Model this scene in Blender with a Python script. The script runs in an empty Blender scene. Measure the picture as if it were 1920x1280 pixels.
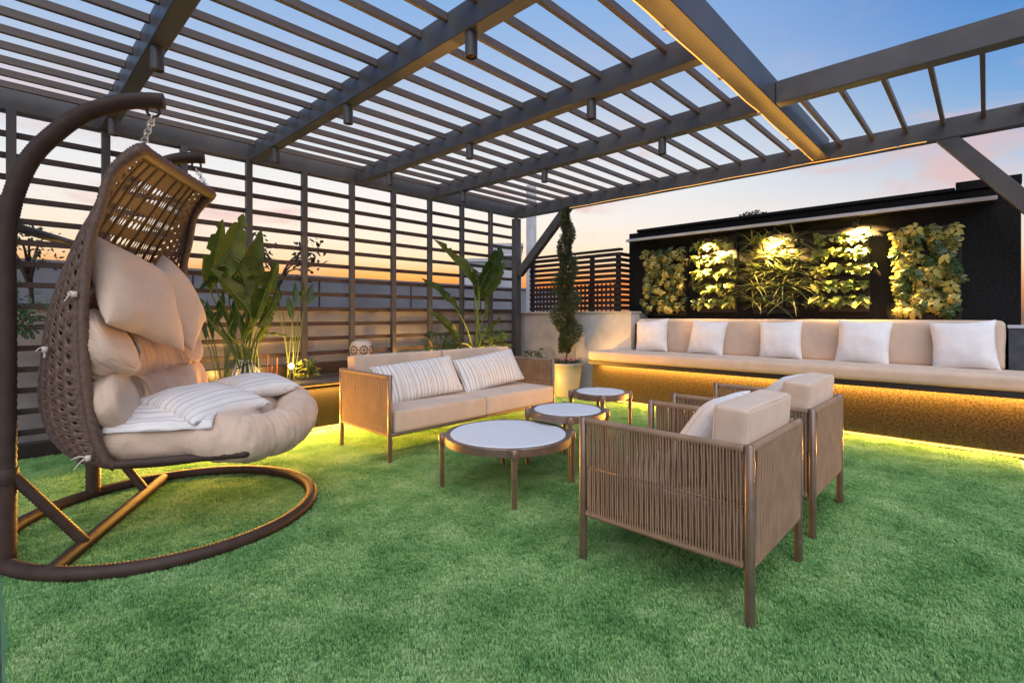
import bpy, math, random
from mathutils import Vector, Matrix, noise
R = math.radians
random.seed(7)
SC = bpy.context.scene
COL = SC.collection

# ------------------------------------------------------------------ camera
YAW = 43.695                     # view direction, degrees from +X (the fence runs along X, the bench along Y)
EYE = 1.15
cam_d = bpy.data.cameras.new('camera'); cam = bpy.data.objects.new('camera', cam_d); COL.objects.link(cam)
cam.location = (0, 0, EYE); cam.rotation_euler = (R(90), 0, R(YAW - 90))
cam_d.sensor_width = 36; cam_d.lens = 36 * 931.5 / 1920
cam_d.shift_y = -48.5 / 1920
cam_d.clip_start = .05; cam_d.clip_end = 2000
SC.camera = cam

# ------------------------------------------------------------------ sky
W = bpy.data.worlds.new('World'); SC.world = W; W.use_nodes = True
nt = W.node_tree; nt.nodes.clear()
def N(t, **k):
    n = nt.nodes.new(t)
    for a, b in k.items(): setattr(n, a, b)
    return n
def ramp(n, stops):
    cr = n.color_ramp
    while len(cr.elements) > 1: cr.elements.remove(cr.elements[-1])
    cr.elements[0].position = stops[0][0]; cr.elements[0].color = (*stops[0][1], 1)
    for p, c in stops[1:]:
        e = cr.elements.new(p); e.color = (*c, 1)
tc = N('ShaderNodeTexCoord'); sep = N('ShaderNodeSeparateXYZ'); nt.links.new(tc.outputs['Generated'], sep.inputs[0])
rA = N('ShaderNodeValToRGB'); rB = N('ShaderNodeValToRGB')
ramp(rA, [(0, (.30, .16, .09)), (.035, (.80, .24, .06)), (.062, (.96, .25, .05)), (.082, (.98, .46, .16)), (.105, (.99, .73, .46)), (.14, (.98, .84, .67)), (.18, (.95, .87, .80)), (.235, (.88, .87, .86)), (.30, (.77, .80, .85)),
          (.36, (.58, .66, .80)), (.44, (.38, .53, .79)), (.54, (.24, .44, .77)), (.75, (.13, .34, .68)), (1, (.09, .27, .60))])
ramp(rB, [(0, (.26, .16, .11)), (.035, (.70, .30, .15)), (.07, (.93, .58, .36)), (.11, (.90, .77, .66)), (.16, (.76, .73, .74)), (.22, (.46, .57, .73)), (.30, (.17, .39, .71)),
          (.38, (.07, .275, .66)), (.46, (.045, .21, .60)), (.55, (.04, .185, .56)), (.8, (.04, .17, .53)), (1, (.04, .17, .51))])
SUNAZ = R(57)
vdot = N('ShaderNodeVectorMath', operation='DOT_PRODUCT'); vdot.inputs[1].default_value = (math.cos(SUNAZ), math.sin(SUNAZ), 0)
vnorm = N('ShaderNodeVectorMath', operation='NORMALIZE'); vmul = N('ShaderNodeVectorMath', operation='MULTIPLY'); vmul.inputs[1].default_value = (1, 1, 0)
nt.links.new(tc.outputs['Generated'], vmul.inputs[0]); nt.links.new(vmul.outputs[0], vnorm.inputs[0]); nt.links.new(vnorm.outputs[0], vdot.inputs[0])
mr = N('ShaderNodeMapRange', interpolation_type='SMOOTHSTEP'); mr.inputs[1].default_value = .42; mr.inputs[2].default_value = .985
nt.links.new(vdot.outputs['Value'], mr.inputs[0])
mix = N('ShaderNodeMix', data_type='RGBA'); nt.links.new(mr.outputs[0], mix.inputs[0])
nt.links.new(sep.outputs['Z'], rA.inputs[0]); nt.links.new(sep.outputs['Z'], rB.inputs[0])
nt.links.new(rB.outputs[0], mix.inputs[6]); nt.links.new(rA.outputs[0], mix.inputs[7])
# thin pink cloud streaks, stretched along the horizon
mp = N('ShaderNodeMapping'); mp.inputs['Scale'].default_value = (2.2, 2.2, 6.5); mp.inputs['Rotation'].default_value = (R(8), R(-10), 0); mp.inputs['Location'].default_value = (.3, 1.1, .4)
nz = N('ShaderNodeTexNoise'); nz.inputs['Scale'].default_value = 1.7; nz.inputs['Detail'].default_value = 7; nz.inputs['Roughness'].default_value = .62; nz.inputs['Distortion'].default_value = .6
nt.links.new(tc.outputs['Generated'], mp.inputs[0]); nt.links.new(mp.outputs[0], nz.inputs[0])
cm = N('ShaderNodeMapRange', interpolation_type='SMOOTHSTEP'); cm.inputs[1].default_value = .51; cm.inputs[2].default_value = .69; cm.inputs[4].default_value = .75
nt.links.new(nz.outputs[0], cm.inputs[0])
el = N('ShaderNodeValToRGB'); ramp(el, [(0, (0, 0, 0)), (.10, (.5, .5, .5)), (.2, (1, 1, 1)), (.30, (.6, .6, .6)), (.40, (.15, .15, .15)), (.55, (.05, .05, .05)), (.7, (0, 0, 0))])
nt.links.new(sep.outputs['Z'], el.inputs[0])
mm = N('ShaderNodeMath', operation='MULTIPLY'); nt.links.new(cm.outputs[0], mm.inputs[0]); nt.links.new(el.outputs[0], mm.inputs[1])
cl = N('ShaderNodeMix', data_type='RGBA'); cl.inputs[7].default_value = (.80, .50, .47, 1)
nt.links.new(mm.outputs[0], cl.inputs[0]); nt.links.new(mix.outputs[2], cl.inputs[6])
bg = N('ShaderNodeBackground'); bg.inputs[1].default_value = 1.0; nt.links.new(cl.outputs[2], bg.inputs[0])
sky = N('ShaderNodeTexSky'); sky.sky_type = 'NISHITA'; sky.sun_disc = False; sky.sun_elevation = R(1.5); sky.sun_rotation = R(90) - SUNAZ
bg2 = N('ShaderNodeBackground'); bg2.inputs[1].default_value = .015; nt.links.new(sky.outputs[0], bg2.inputs[0])
add = N('ShaderNodeAddShader'); nt.links.new(bg.outputs[0], add.inputs[0]); nt.links.new(bg2.outputs[0], add.inputs[1])
wo = N('ShaderNodeOutputWorld'); nt.links.new(add.outputs[0], wo.inputs[0])

# the broad soft light of the open evening sky above and behind the camera
sd = bpy.data.lights.new('sun', 'SUN'); sun = bpy.data.objects.new('sun', sd); COL.objects.link(sun)
sd.energy = 3.1; sd.angle = R(80); sd.color = (1.0, .95, .885)
sun.rotation_euler = Vector((.42, .50, -.76)).to_track_quat('-Z', 'Y').to_euler()

SC.view_settings.view_transform = 'Standard'; SC.view_settings.look = 'None'
SC.view_settings.exposure = 0; SC.view_settings.gamma = 1; SC.view_settings.use_curve_mapping = False
SC.render.engine = 'CYCLES'; SC.cycles.use_denoising = True; SC.cycles.max_bounces = 8
SC.cycles.sample_clamp_indirect = 4; SC.cycles.caustics_reflective = False; SC.cycles.caustics_refractive = False
SC.render.film_transparent = False

# ------------------------------------------------------------------ helpers
F2 = Vector((math.cos(R(YAW)), math.sin(R(YAW)))); R2 = Vector((math.sin(R(YAW)), -math.cos(R(YAW))))
def _ray(x, y):
    v = F2 + R2 * ((x - 960) / 931.5)
    return Vector((v.x, v.y, -(y - 591.5) / 931.5))
def at_y(x, y, Y):
    r = _ray(x, y); p = r * (Y / r.y); p.z += EYE; return p
def at_x(x, y, X):
    r = _ray(x, y); p = r * (X / r.x); p.z += EYE; return p
def at_z(x, y, Z):
    r = _ray(x, y); p = r * ((Z - EYE) / r.z); p.z += EYE; return p

class MB:
    def __init__(s): s.v = []; s.f = []; s.uv = None
    def add(s, vs, fs):
        o = len(s.v); s.v += [Vector(v) for v in vs]; s.f += [tuple(i + o for i in f) for f in fs]; return s
    def box(s, x0, x1, y0, y1, z0, z1, M=None, b=0.0):
        if b > 0:
            return s.rbox(x0, x1, y0, y1, z0, z1, b, M)
        vs = [Vector((x, y, z)) for z in (z0, z1) for y in (y0, y1) for x in (x0, x1)]
        if M is not None: vs = [M @ v for v in vs]
        return s.add(vs, [(0, 2, 3, 1), (4, 5, 7, 6), (0, 1, 5, 4), (2, 6, 7, 3), (0, 4, 6, 2), (1, 3, 7, 5)])
    def rbox(s, x0, x1, y0, y1, z0, z1, b, M=None):
        # box with chamfered edges: 24 verts
        xs, ys, zs = (x0, x1), (y0, y1), (z0, z1); vs = []; idx = {}
        for i in (0, 1):
            for j in (0, 1):
                for k in (0, 1):
                    c = Vector((xs[i], ys[j], zs[k])); sg = (1 if i == 0 else -1, 1 if j == 0 else -1, 1 if k == 0 else -1)
                    for a in range(3):
                        p = c.copy()
                        for q in range(3):
                            if q != a: p[q] += sg[q] * b
                        idx[(i, j, k, a)] = len(vs); vs.append(p)
        fs = []
        for a in range(3):
            o = [q for q in range(3) if q != a]
            for e in (0, 1):
                q4 = []
                for (m, n) in ((0, 0), (1, 0), (1, 1), (0, 1)):
                    k = [0, 0, 0]; k[a] = e; k[o[0]] = m; k[o[1]] = n; q4.append(idx[(*k, a)])
                fs.append(tuple(q4))
        for a in range(3):
            o = [q for q in range(3) if q != a]
            for m in (0, 1):
                for n in (0, 1):
                    k0 = [0, 0, 0]; k0[a] = 0; k0[o[0]] = m; k0[o[1]] = n; k1 = list(k0); k1[a] = 1
                    fs.append((idx[(*k0, o[0])], idx[(*k1, o[0])], idx[(*k1, o[1])], idx[(*k0, o[1])]))
        for i in (0, 1):
            for j in (0, 1):
                for k in (0, 1): fs.append(tuple(idx[(i, j, k, a)] for a in range(3)))
        if M is not None: vs = [M @ v for v in vs]
        s.add(vs, fs); s.fix = True; return s
    def tube(s, pts, r, n=8, cap=True, closed=False, ry=None, up=None):
        pts = [Vector(p) for p in pts]; m = len(pts)
        rr = r if isinstance(r, (list, tuple)) else [r] * m
        ref = None; rings = []
        for i, p in enumerate(pts):
            if closed: t = pts[(i + 1) % m] - pts[i - 1]
            else: t = pts[min(i + 1, m - 1)] - pts[max(i - 1, 0)]
            t.normalize()
            if ref is None:
                ref = Vector(up) if up else (Vector((0, 0, 1)) if abs(t.z) < .9 else Vector((1, 0, 0)))
            a = ref - t * ref.dot(t); a.normalize(); b = t.cross(a); ref = a
            k = (ry / r if (ry and not isinstance(r, (list, tuple))) else 1)
            rings.append([p + (a * math.cos(2 * math.pi * j / n) * k + b * math.sin(2 * math.pi * j / n)) * rr[i] for j in range(n)])
        vs = [v for q in rings for v in q]; fs = []
        L = m if closed else m - 1
        for i in range(L):
            i2 = (i + 1) % m
            for j in range(n): fs.append((i * n + j, i * n + (j + 1) % n, i2 * n + (j + 1) % n, i2 * n + j))
        if cap and not closed:
            fs.append(tuple(range(n - 1, -1, -1))); fs.append(tuple((m - 1) * n + j for j in range(n)))
        return s.add(vs, fs)
    def cyl(s, p, r, z0, z1, n=16, r1=None):
        r1 = r if r1 is None else r1
        return s.lathe([(r, z0), (r1, z1)], p, n, True)
    def lathe(s, prof, c=(0, 0), n=24, cap=False):
        vs = []; fs = []
        for (r, z) in prof:
            for j in range(n): a = 2 * math.pi * j / n; vs.append((c[0] + r * math.cos(a), c[1] + r * math.sin(a), z))
        for i in range(len(prof) - 1):
            for j in range(n): fs.append((i * n + j, i * n + (j + 1) % n, (i + 1) * n + (j + 1) % n, (i + 1) * n + j))
        if cap:
            fs.append(tuple(range(n - 1, -1, -1))); m = len(prof) - 1; fs.append(tuple(m * n + j for j in range(n)))
        return s.add(vs, fs)
    def grid(s, fn, nu, nv):
        vs = [fn(i / nu, j / nv) for i in range(nu + 1) for j in range(nv + 1)]
        fs = [(i * (nv + 1) + j, (i + 1) * (nv + 1) + j, (i + 1) * (nv + 1) + j + 1, i * (nv + 1) + j + 1) for i in range(nu) for j in range(nv)]
        return s.add(vs, fs)
    def mesh(s, name, mat, smooth=False):
        me = bpy.data.meshes.new(name); me.from_pydata([tuple(v) for v in s.v], [], s.f)
        if getattr(s, 'fix', False):
            import bmesh
            bm = bmesh.new(); bm.from_mesh(me); bmesh.ops.recalc_face_normals(bm, faces=bm.faces); bm.to_mesh(me); bm.free()
        for m in (mat if isinstance(mat, (list, tuple)) else [mat]): me.materials.append(m)
        if smooth:
            me.polygons.foreach_set('use_smooth', [True] * len(me.polygons))
            if smooth == 'auto':
                me.set_sharp_from_angle(angle=R(38))
        me.update(); return me
    def build(s, name, mat, parent=None, smooth=False, world=True):
        if parent is not None and world:
            o = Vector(parent.location); s.v = [v - o for v in s.v]
        return link(name, s.mesh(name, mat, smooth), parent)
def link(name, me, parent=None, M=None):
    o = bpy.data.objects.new(name, me); COL.objects.link(o)
    if parent is not None: o.parent = parent
    if M is not None: o.matrix_local = M
    return o
def tag(o, label=None, cat=None, group=None, kind=None):
    if label: o['label'] = label
    if cat: o['category'] = cat
    if group: o['group'] = group
    if kind: o['kind'] = kind
    return o
def thing(name, loc, label, cat, group=None, rz=0, rot=None):
    o = bpy.data.objects.new(name, None); COL.objects.link(o); o.empty_display_size = .1
    o.location = loc; o.rotation_euler = rot if rot else (0, 0, rz)
    return tag(o, label, cat, group)
def copy_tree(o, parent=None):
    c = o.copy(); COL.objects.link(c)
    if parent is not None: c.parent = parent; c.matrix_parent_inverse = Matrix()
    for ch in list(o.children): copy_tree(ch, c)
    return c
def frame(p, x, n):
    x = Vector(x).normalized(); n = Vector(n); n = (n - x * n.dot(x)).normalized(); y = n.cross(x)
    return Matrix(((x.x, y.x, n.x, p[0]), (x.y, y.y, n.y, p[1]), (x.z, y.z, n.z, p[2]), (0, 0, 0, 1)))
def catmull(P, n):
    P = [Vector(p) for p in P]; out = []
    for i in range(len(P) - 1):
        a = P[max(i - 1, 0)]; b = P[i]; c = P[i + 1]; d = P[min(i + 2, len(P) - 1)]
        for k in range(n):
            t = k / n
            out.append(.5 * ((2 * b) + (c - a) * t + (2 * a - 5 * b + 4 * c - d) * t * t + (3 * b - a - 3 * c + d) * t ** 3))
    out.append(P[-1]); return out
rnd = random.uniform

# ------------------------------------------------------------------ materials
def mat(name, col, rough=.6, metal=0, var=.12, scale=8, bump=0, bscale=60, col2=None, detail=6, spec=.5, stretch=None, coords='Object', sheen=0):
    m = bpy.data.materials.new(name); m.use_nodes = True; t = m.node_tree; b = t.nodes['Principled BSDF']
    b.inputs['Roughness'].default_value = rough; b.inputs['Metallic'].default_value = metal
    b.inputs['Specular IOR Level'].default_value = spec
    if sheen: b.inputs['Sheen Weight'].default_value = sheen
    c = t.nodes.new('ShaderNodeTexCoord'); src = c.outputs[coords]
    if stretch:
        mpn = t.nodes.new('ShaderNodeMapping'); mpn.inputs['Scale'].default_value = stretch; t.links.new(src, mpn.inputs[0]); src = mpn.outputs[0]
    n = t.nodes.new('ShaderNodeTexNoise'); n.inputs['Scale'].default_value = scale; n.inputs['Detail'].default_value = detail; n.inputs['Roughness'].default_value = .6
    t.links.new(src, n.inputs[0])
    rp = t.nodes.new('ShaderNodeValToRGB')
    c2 = col2 if col2 else tuple(x * (1 - 2 * var) for x in col); c1 = col if col2 else tuple(min(1, x * (1 + var)) for x in col)
    rp.color_ramp.elements[0].position = .33; rp.color_ramp.elements[0].color = (*c2, 1)
    rp.color_ramp.elements[1].position = .67; rp.color_ramp.elements[1].color = (*c1, 1)
    t.links.new(n.outputs[0], rp.inputs[0]); t.links.new(rp.outputs[0], b.inputs['Base Color'])
    mrr = t.nodes.new('ShaderNodeMapRange'); mrr.inputs[3].default_value = rough - .08; mrr.inputs[4].default_value = min(1, rough + .1)
    t.links.new(n.outputs[0], mrr.inputs[0]); t.links.new(mrr.outputs[0], b.inputs['Roughness'])
    if bump:
        n2 = t.nodes.new('ShaderNodeTexNoise'); n2.inputs['Scale'].default_value = bscale; n2.inputs['Detail'].default_value = 4
        t.links.new(src, n2.inputs[0]); bp = t.nodes.new('ShaderNodeBump'); bp.inputs['Strength'].default_value = bump; bp.inputs['Distance'].default_value = .004
        t.links.new(n2.outputs[0], bp.inputs['Height']); t.links.new(bp.outputs[0], b.inputs['Normal'])
    return m
def leafmat(name, col, col2, trans=.35, rough=.4, scale=30, edge=None):
    m = bpy.data.materials.new(name); m.use_nodes = True; t = m.node_tree; b = t.nodes['Principled BSDF']; b.inputs['Roughness'].default_value = rough
    c = t.nodes.new('ShaderNodeTexCoord'); n = t.nodes.new('ShaderNodeTexNoise'); n.inputs['Scale'].default_value = scale; n.inputs['Detail'].default_value = 4
    t.links.new(c.outputs['Object'], n.inputs[0]); oi = t.nodes.new('ShaderNodeObjectInfo')
    ma = t.nodes.new('ShaderNodeMath'); ma.operation = 'MULTIPLY_ADD'; ma.inputs[1].default_value = .55; t.links.new(n.outputs[0], ma.inputs[0])
    m2 = t.nodes.new('ShaderNodeMath'); m2.operation = 'MULTIPLY'; m2.inputs[1].default_value = .5; t.links.new(oi.outputs['Random'], m2.inputs[0]); t.links.new(m2.outputs[0], ma.inputs[2])
    rp = t.nodes.new('ShaderNodeValToRGB'); rp.color_ramp.elements[0].position = .34; rp.color_ramp.elements[0].color = (*col2, 1); rp.color_ramp.elements[1].position = .70; rp.color_ramp.elements[1].color = (*col, 1)
    t.links.new(ma.outputs[0], rp.inputs[0]); t.links.new(rp.outputs[0], b.inputs['Base Color'])
    tr = t.nodes.new('ShaderNodeBsdfTranslucent'); t.links.new(rp.outputs[0], tr.inputs[0])
    mx = t.nodes.new('ShaderNodeMixShader'); mx.inputs[0].default_value = trans
    t.links.new(b.outputs[0], mx.inputs[1]); t.links.new(tr.outputs[0], mx.inputs[2]); t.links.new(mx.outputs[0], t.nodes['Material Output'].inputs[0])
    return m
def emat(name, col, s):
    m = bpy.data.materials.new(name); m.use_nodes = True; t = m.node_tree; b = t.nodes['Principled BSDF']
    b.inputs['Base Color'].default_value = (*[min(1, c) for c in col], 1); b.inputs['Emission Color'].default_value = (*col, 1); b.inputs['Emission Strength'].default_value = s
    return m
def fabric(name, col, var=.05, wr=.25):
    m = mat(name, col, .85, 0, var, 6, 0, spec=.25, sheen=.15); t = m.node_tree; b = t.nodes['Principled BSDF']
    c = t.nodes.new('ShaderNodeTexCoord')
    n1 = t.nodes.new('ShaderNodeTexNoise'); n1.inputs['Scale'].default_value = 9; n1.inputs['Detail'].default_value = 3; n1.inputs['Distortion'].default_value = .3
    n2 = t.nodes.new('ShaderNodeTexNoise'); n2.inputs['Scale'].default_value = 450
    t.links.new(c.outputs['Object'], n1.inputs[0]); t.links.new(c.outputs['Object'], n2.inputs[0])
    b1 = t.nodes.new('ShaderNodeBump'); b1.inputs['Strength'].default_value = wr; b1.inputs['Distance'].default_value = .03; t.links.new(n1.outputs[0], b1.inputs['Height'])
    b2 = t.nodes.new('ShaderNodeBump'); b2.inputs['Strength'].default_value = .25; b2.inputs['Distance'].default_value = .001; t.links.new(n2.outputs[0], b2.inputs['Height'])
    t.links.new(b1.outputs[0], b2.inputs['Normal']); t.links.new(b2.outputs[0], b.inputs['Normal'])
    return m
def striped(name, axis, period, pale=0):
    # white cloth with uneven woven grey and brown stripes across one axis
    m = fabric(name, (.78, .74, .70)); t = m.node_tree; b = t.nodes['Principled BSDF']
    c = t.nodes.new('ShaderNodeTexCoord'); sx = t.nodes.new('ShaderNodeSeparateXYZ'); t.links.new(c.outputs['Object'], sx.inputs[0])
    def w(p, ph, lo):
        mu = t.nodes.new('ShaderNodeMath'); mu.operation = 'MULTIPLY_ADD'; mu.inputs[1].default_value = 2 * math.pi / p; mu.inputs[2].default_value = ph
        s = t.nodes.new('ShaderNodeMath'); s.operation = 'SINE'; t.links.new(sx.outputs[axis], mu.inputs[0]); t.links.new(mu.outputs[0], s.inputs[0])
        r = t.nodes.new('ShaderNodeMapRange'); r.interpolation_type = 'SMOOTHSTEP'; r.inputs[1].default_value = lo; r.inputs[2].default_value = min(1, lo + .18)
        t.links.new(s.outputs[0], r.inputs[0]); return r.outputs[0]
    old = b.inputs['Base Color'].links[0].from_socket; cur = old
    for (p, ph, lo, col) in ((period, 0, .86, (.27, .24, .25)), (period * 1.62, 1.1, .90, (.42, .33, .29)), (period * .51, .5, .86, (.60, .57, .56))):
        col = tuple(c_ + (.74 - c_) * pale for c_ in col)
        mx = t.nodes.new('ShaderNodeMix'); mx.data_type = 'RGBA'; mx.inputs[7].default_value = (*col, 1)
        t.links.new(w(p, ph, lo), mx.inputs[0]); t.links.new(cur, mx.inputs[6]); cur = mx.outputs[2]
    t.links.new(cur, b.inputs['Base Color']); return m

M = {}
M['steel'] = mat('charcoal_steel', (.088, .084, .083), .42, 0, .16, 2.2, .06, 90, detail=9)
M['rail'] = mat('brown_slat_paint', (.055, .036, .032), .45, 0, .18, 6, .1, 60, stretch=(.4, 4, 4))
M['slatp'] = mat('roof_slat_paint', (.105, .079, .068), .45, 0, .15, 6, .1, 60, stretch=(.4, 4, 4))
M['screen'] = mat('dark_brown_timber', (.040, .020, .017), .5, 0, .2, 6, .1, 60)
M['granite'] = mat('dark_leather_granite', (.043, .033, .022), .65, 0, .3, 62, .3, 90, col2=(.004, .003, .003), detail=15, spec=.2)
M['granite_unlit'] = mat('shade_dark_granite', (.017, .014, .011), .7, 0, .3, 60, .35, 90, col2=(.006, .005, .005), detail=14, spec=.2)  # bench granite in a darker copy, the planter's unlit look put into the colour
M['black'] = mat('black_granite', (.017, .016, .017), .6, 0, .25, 40, .5, 110, col2=(.004, .004, .004), detail=12, spec=.2)
M['slab'] = mat('dark_slab', (.022, .018, .017), .4, 0, .2, 20, .15, 90)
M['ledge'] = mat('slate_ledge', (.060, .068, .085), .38, 0, .2, 9, .2, 80)
M['plaster'] = mat('pale_plaster', (.50, .48, .46), .75, 0, .09, 3, .25, 60)
M['plaster2'] = mat('white_plaster', (.60, .59, .59), .75, 0, .10, 3, .25, 50)
M['conc'] = mat('grey_render', (.26, .26, .28), .8, 0, .10, 2, .2, 40)
M['coping'] = mat('stone_coping', (.50, .47, .43), .6, 0, .1, 9, .1, 90)
M['white'] = mat('white_metal', (.55, .56, .58), .4, 0, .05, 6)
M['brnz'] = mat('bronze_metal', (.235, .165, .125), .36, .55, .08, 20)
M['rope'] = mat('taupe_rope', (.290, .185, .115), .75, 0, .10, 10, .15, 500)
M['wick'] = mat('brown_wicker', (.135, .080, .055), .5, 0, .22, 60, .3, 220, detail=8)
M['wickd'] = mat('dark_wicker_wrap', (.060, .038, .030), .5, 0, .12, 14, 0, 200, spec=.22)
M['chain'] = mat('zinc_chain', (.72, .72, .74), .28, 1, .05, 20)
M['beige'] = fabric('beige_canvas', (.63, .48, .372), wr=.12)
M['sand'] = fabric('sand_canvas', (.65, .485, .365), wr=.35)
M['pill'] = fabric('white_cotton', (.79, .77, .78), wr=.16)
M['tie'] = fabric('cotton_tie', (.66, .58, .50))
M['strx'] = striped('striped_cotton_x', 0, .036)
M['strp'] = striped('striped_cotton_pale', 0, .05, .35)
M['stry'] = striped('striped_cotton_y', 1, .040, .30)
M['stone'] = mat('pale_stone_top', (.72, .73, .76), .45, 0, .012, 14, .03, 120)
M['pot'] = mat('grey_glaze', (.27, .285, .28), .45, 0, .06, 5, .1, 50)
M['cer'] = mat('cream_ceramic', (.50, .46, .43), .6, 0, .08, 10)
M['hole'] = mat('lantern_hole_shade', (.03, .025, .02), .8)  # dark colour stands in for the shade inside the lantern's holes
M['soil'] = mat('soil', (.035, .025, .018), .9, 0, .3, 30, .6, 60)
M['brass'] = mat('brass_reflector', (.75, .42, .12), .25, 1, .1, 20)
M['bark'] = mat('bark', (.10, .065, .045), .85, 0, .25, 25, .5, 60)
M['ban'] = leafmat('paradise_leaf', (.165, .205, .03), (.055, .10, .02), .5, .32, 6)
M['bans'] = leafmat('paradise_stem', (.20, .27, .065), (.13, .19, .05), .15, .45, 8)
M['schef'] = leafmat('variegated_lit_leaf', (.60, .50, .13), (.035, .08, .022), .2, .35, 5)  # variegation, with lamp light and shadow contrast also put into the two colours
M['poth'] = leafmat('pothos_leaf', (.46, .45, .11), (.13, .20, .045), .25, .4, 18)
M['spid'] = leafmat('spider_leaf', (.36, .38, .15), (.11, .17, .055), .25, .45, 20)
M['bush'] = leafmat('shrub_leaf', (.075, .14, .04), (.035, .075, .025), .3, .4, 20)
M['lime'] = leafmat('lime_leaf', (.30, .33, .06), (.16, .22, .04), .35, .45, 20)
M['coni'] = leafmat('conifer_leaf', (.18, .195, .085), (.085, .105, .05), .2, .6, 14)
M['far'] = leafmat('far_leaf', (.05, .075, .035), (.025, .04, .02), .2, .6, 3)
M['pink'] = leafmat('pink_petal', (.62, .30, .36), (.45, .16, .20), .3, .5, 30)
M['pave'] = mat('grey_paving', (.30, .30, .31), .7, 0, .12, 5, .2, 60)
M['land'] = mat('city_ground', (.07, .07, .06), .9, 0, .3, .1)
M['bld'] = mat('far_wall', (.42, .43, .46), .8, 0, .06, .6)
M['glass'] = mat('dark_pane', (.04, .05, .06), .15, 0, .1, 2)
M['red'] = mat('red_stake', (.25, .05, .03), .5)
AMB = (1.0, .46, .075)
M['led'] = emat('led_bench', AMB, 6)
M['led2'] = emat('led_planter', AMB, 5)
M['led3'] = emat('led_lip_added', AMB, .8)
M['rope_led'] = emat('led_rope', (1, .50, .12), 1.0)
M['bulb'] = emat('warm_bulb', (1, .62, .22), 40)
M['dim'] = emat('dim_bulb', (1, .45, .12), 6)

def strip_light(parent, loc, d, length, width, e, axis, col=None):
    """the light an LED strip gives off: a long thin area lamp in the strip or added near it. axis: the direction of its length"""
    ld = bpy.data.lights.new('strip_glow', 'AREA'); o = bpy.data.objects.new('strip_glow', ld); COL.objects.link(o); o.parent = parent
    ld.shape = 'RECTANGLE'; ld.size = length; ld.size_y = width; ld.energy = e; ld.color = col or AMB
    z = -Vector(d).normalized(); x = Vector(axis).normalized(); y = z.cross(x)
    o.matrix_local = Matrix(((x.x, y.x, z.x, loc[0]), (x.y, y.y, z.y, loc[1]), (x.z, y.z, z.z, loc[2]), (0, 0, 0, 1)))
    return o
# ------------------------------------------------------------------ setting: ground, terrace, turf
def plane(name, x0, x1, y0, y1, z, m):
    o = MB().add([(x0, y0, z), (x1, y0, z), (x1, y1, z), (x0, y1, z)], [(0, 1, 2, 3)]).build(name, m); tag(o, kind='structure'); return o
plane('ground', -900, 900, -900, 900, -12, M['land'])
TX0, TX1, TY0 = .022, 5.66, -.21
fl = MB().box(-4, 6.6, -4, 5.95, -.4, -.012).build('terrace_floor', M['pave']); tag(fl, kind='structure')
# paving tiles left and right of the turf
k = 0
pv = MB(); tile_me = None
for (x0, x1, y0, y1) in ((-2.38, TX0 - .002, -2.4, 5.5), (TX0, 5.66, -2.4, TY0 - .002)):
    nx = max(1, round((x1 - x0) / .6)); ny = max(1, round((y1 - y0) / .6)); sx = (x1 - x0) / nx; sy = (y1 - y0) / ny
    me = MB().rbox(.003, sx - .003, .003, sy - .003, -.0115, 0, .002).mesh('paving_tile', M['pave'])
    for i in range(nx):
        for j in range(ny):
            o = link('paving_tile', me, fl); o.location = (x0 + i * sx, y0 + j * sy, rnd(-.0008, .0008))
tm = bpy.data.materials.new('turf_backing'); tm.use_nodes = True
def turf_color(m, dark, light, tip):
    t = m.node_tree; b = t.nodes['Principled BSDF']; b.inputs['Roughness'].default_value = .62; b.inputs['Specular IOR Level'].default_value = .35
    g = t.nodes.new('ShaderNodeNewGeometry')
    n = t.nodes.new('ShaderNodeTexNoise'); n.inputs['Scale'].default_value = 3.4; n.inputs['Detail'].default_value = 5; n.inputs['Roughness'].default_value = .62
    n2 = t.nodes.new('ShaderNodeTexNoise'); n2.inputs['Scale'].default_value = 95; n2.inputs['Detail'].default_value = 2
    t.links.new(g.outputs['Position'], n.inputs[0]); t.links.new(g.outputs['Position'], n2.inputs[0])
    ad = t.nodes.new('ShaderNodeMath'); ad.operation = 'MULTIPLY_ADD'; ad.inputs[1].default_value = .40; t.links.new(n2.outputs[0], ad.inputs[0])
    ml = t.nodes.new('ShaderNodeMath'); ml.operation = 'MULTIPLY'; ml.inputs[1].default_value = .62; t.links.new(n.outputs[0], ml.inputs[0]); t.links.new(ml.outputs[0], ad.inputs[2])
    rp = t.nodes.new('ShaderNodeValToRGB'); ramp(rp, [(.36, dark), (.50, light), (.66, tip)])
    t.links.new(ad.outputs[0], rp.inputs[0]); t.links.new(rp.outputs[0], b.inputs['Base Color']); return rp, b
turf_color(tm, (.06, .15, .06), (.09, .21, .09), (.12, .25, .11))
PX0 = .80                                # the planter's left end
tb = MB().add([(TX0, TY0, 0), (TX1, TY0, 0), (TX1, 4.80, 0), (TX0, 4.80, 0), (TX0, 5.52, 0), (PX0 + .02, 5.52, 0), (PX0 + .02, 4.80, 0)],
              [(0, 1, 2, 6, 3), (3, 6, 5, 4)]).build('turf_mat', tm); tag(tb, kind='structure')
gm = bpy.data.materials.new('turf_blade'); gm.use_nodes = True
rp, gb = turf_color(gm, (.108, .282, .080), (.268, .515, .178), (.51, .70, .34))
gt = gm.node_tree; trn = gt.nodes.new('ShaderNodeBsdfTranslucent'); gt.links.new(rp.outputs[0], trn.inputs[0])
mxs = gt.nodes.new('ShaderNodeMixShader'); mxs.inputs[0].default_value = .3
gt.links.new(gb.outputs[0], mxs.inputs[1]); gt.links.new(trn.outputs[0], mxs.inputs[2]); gt.links.new(mxs.outputs[0], gt.nodes['Material Output'].inputs[0])
tuft = MB(); rg = random.Random(3)
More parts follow.
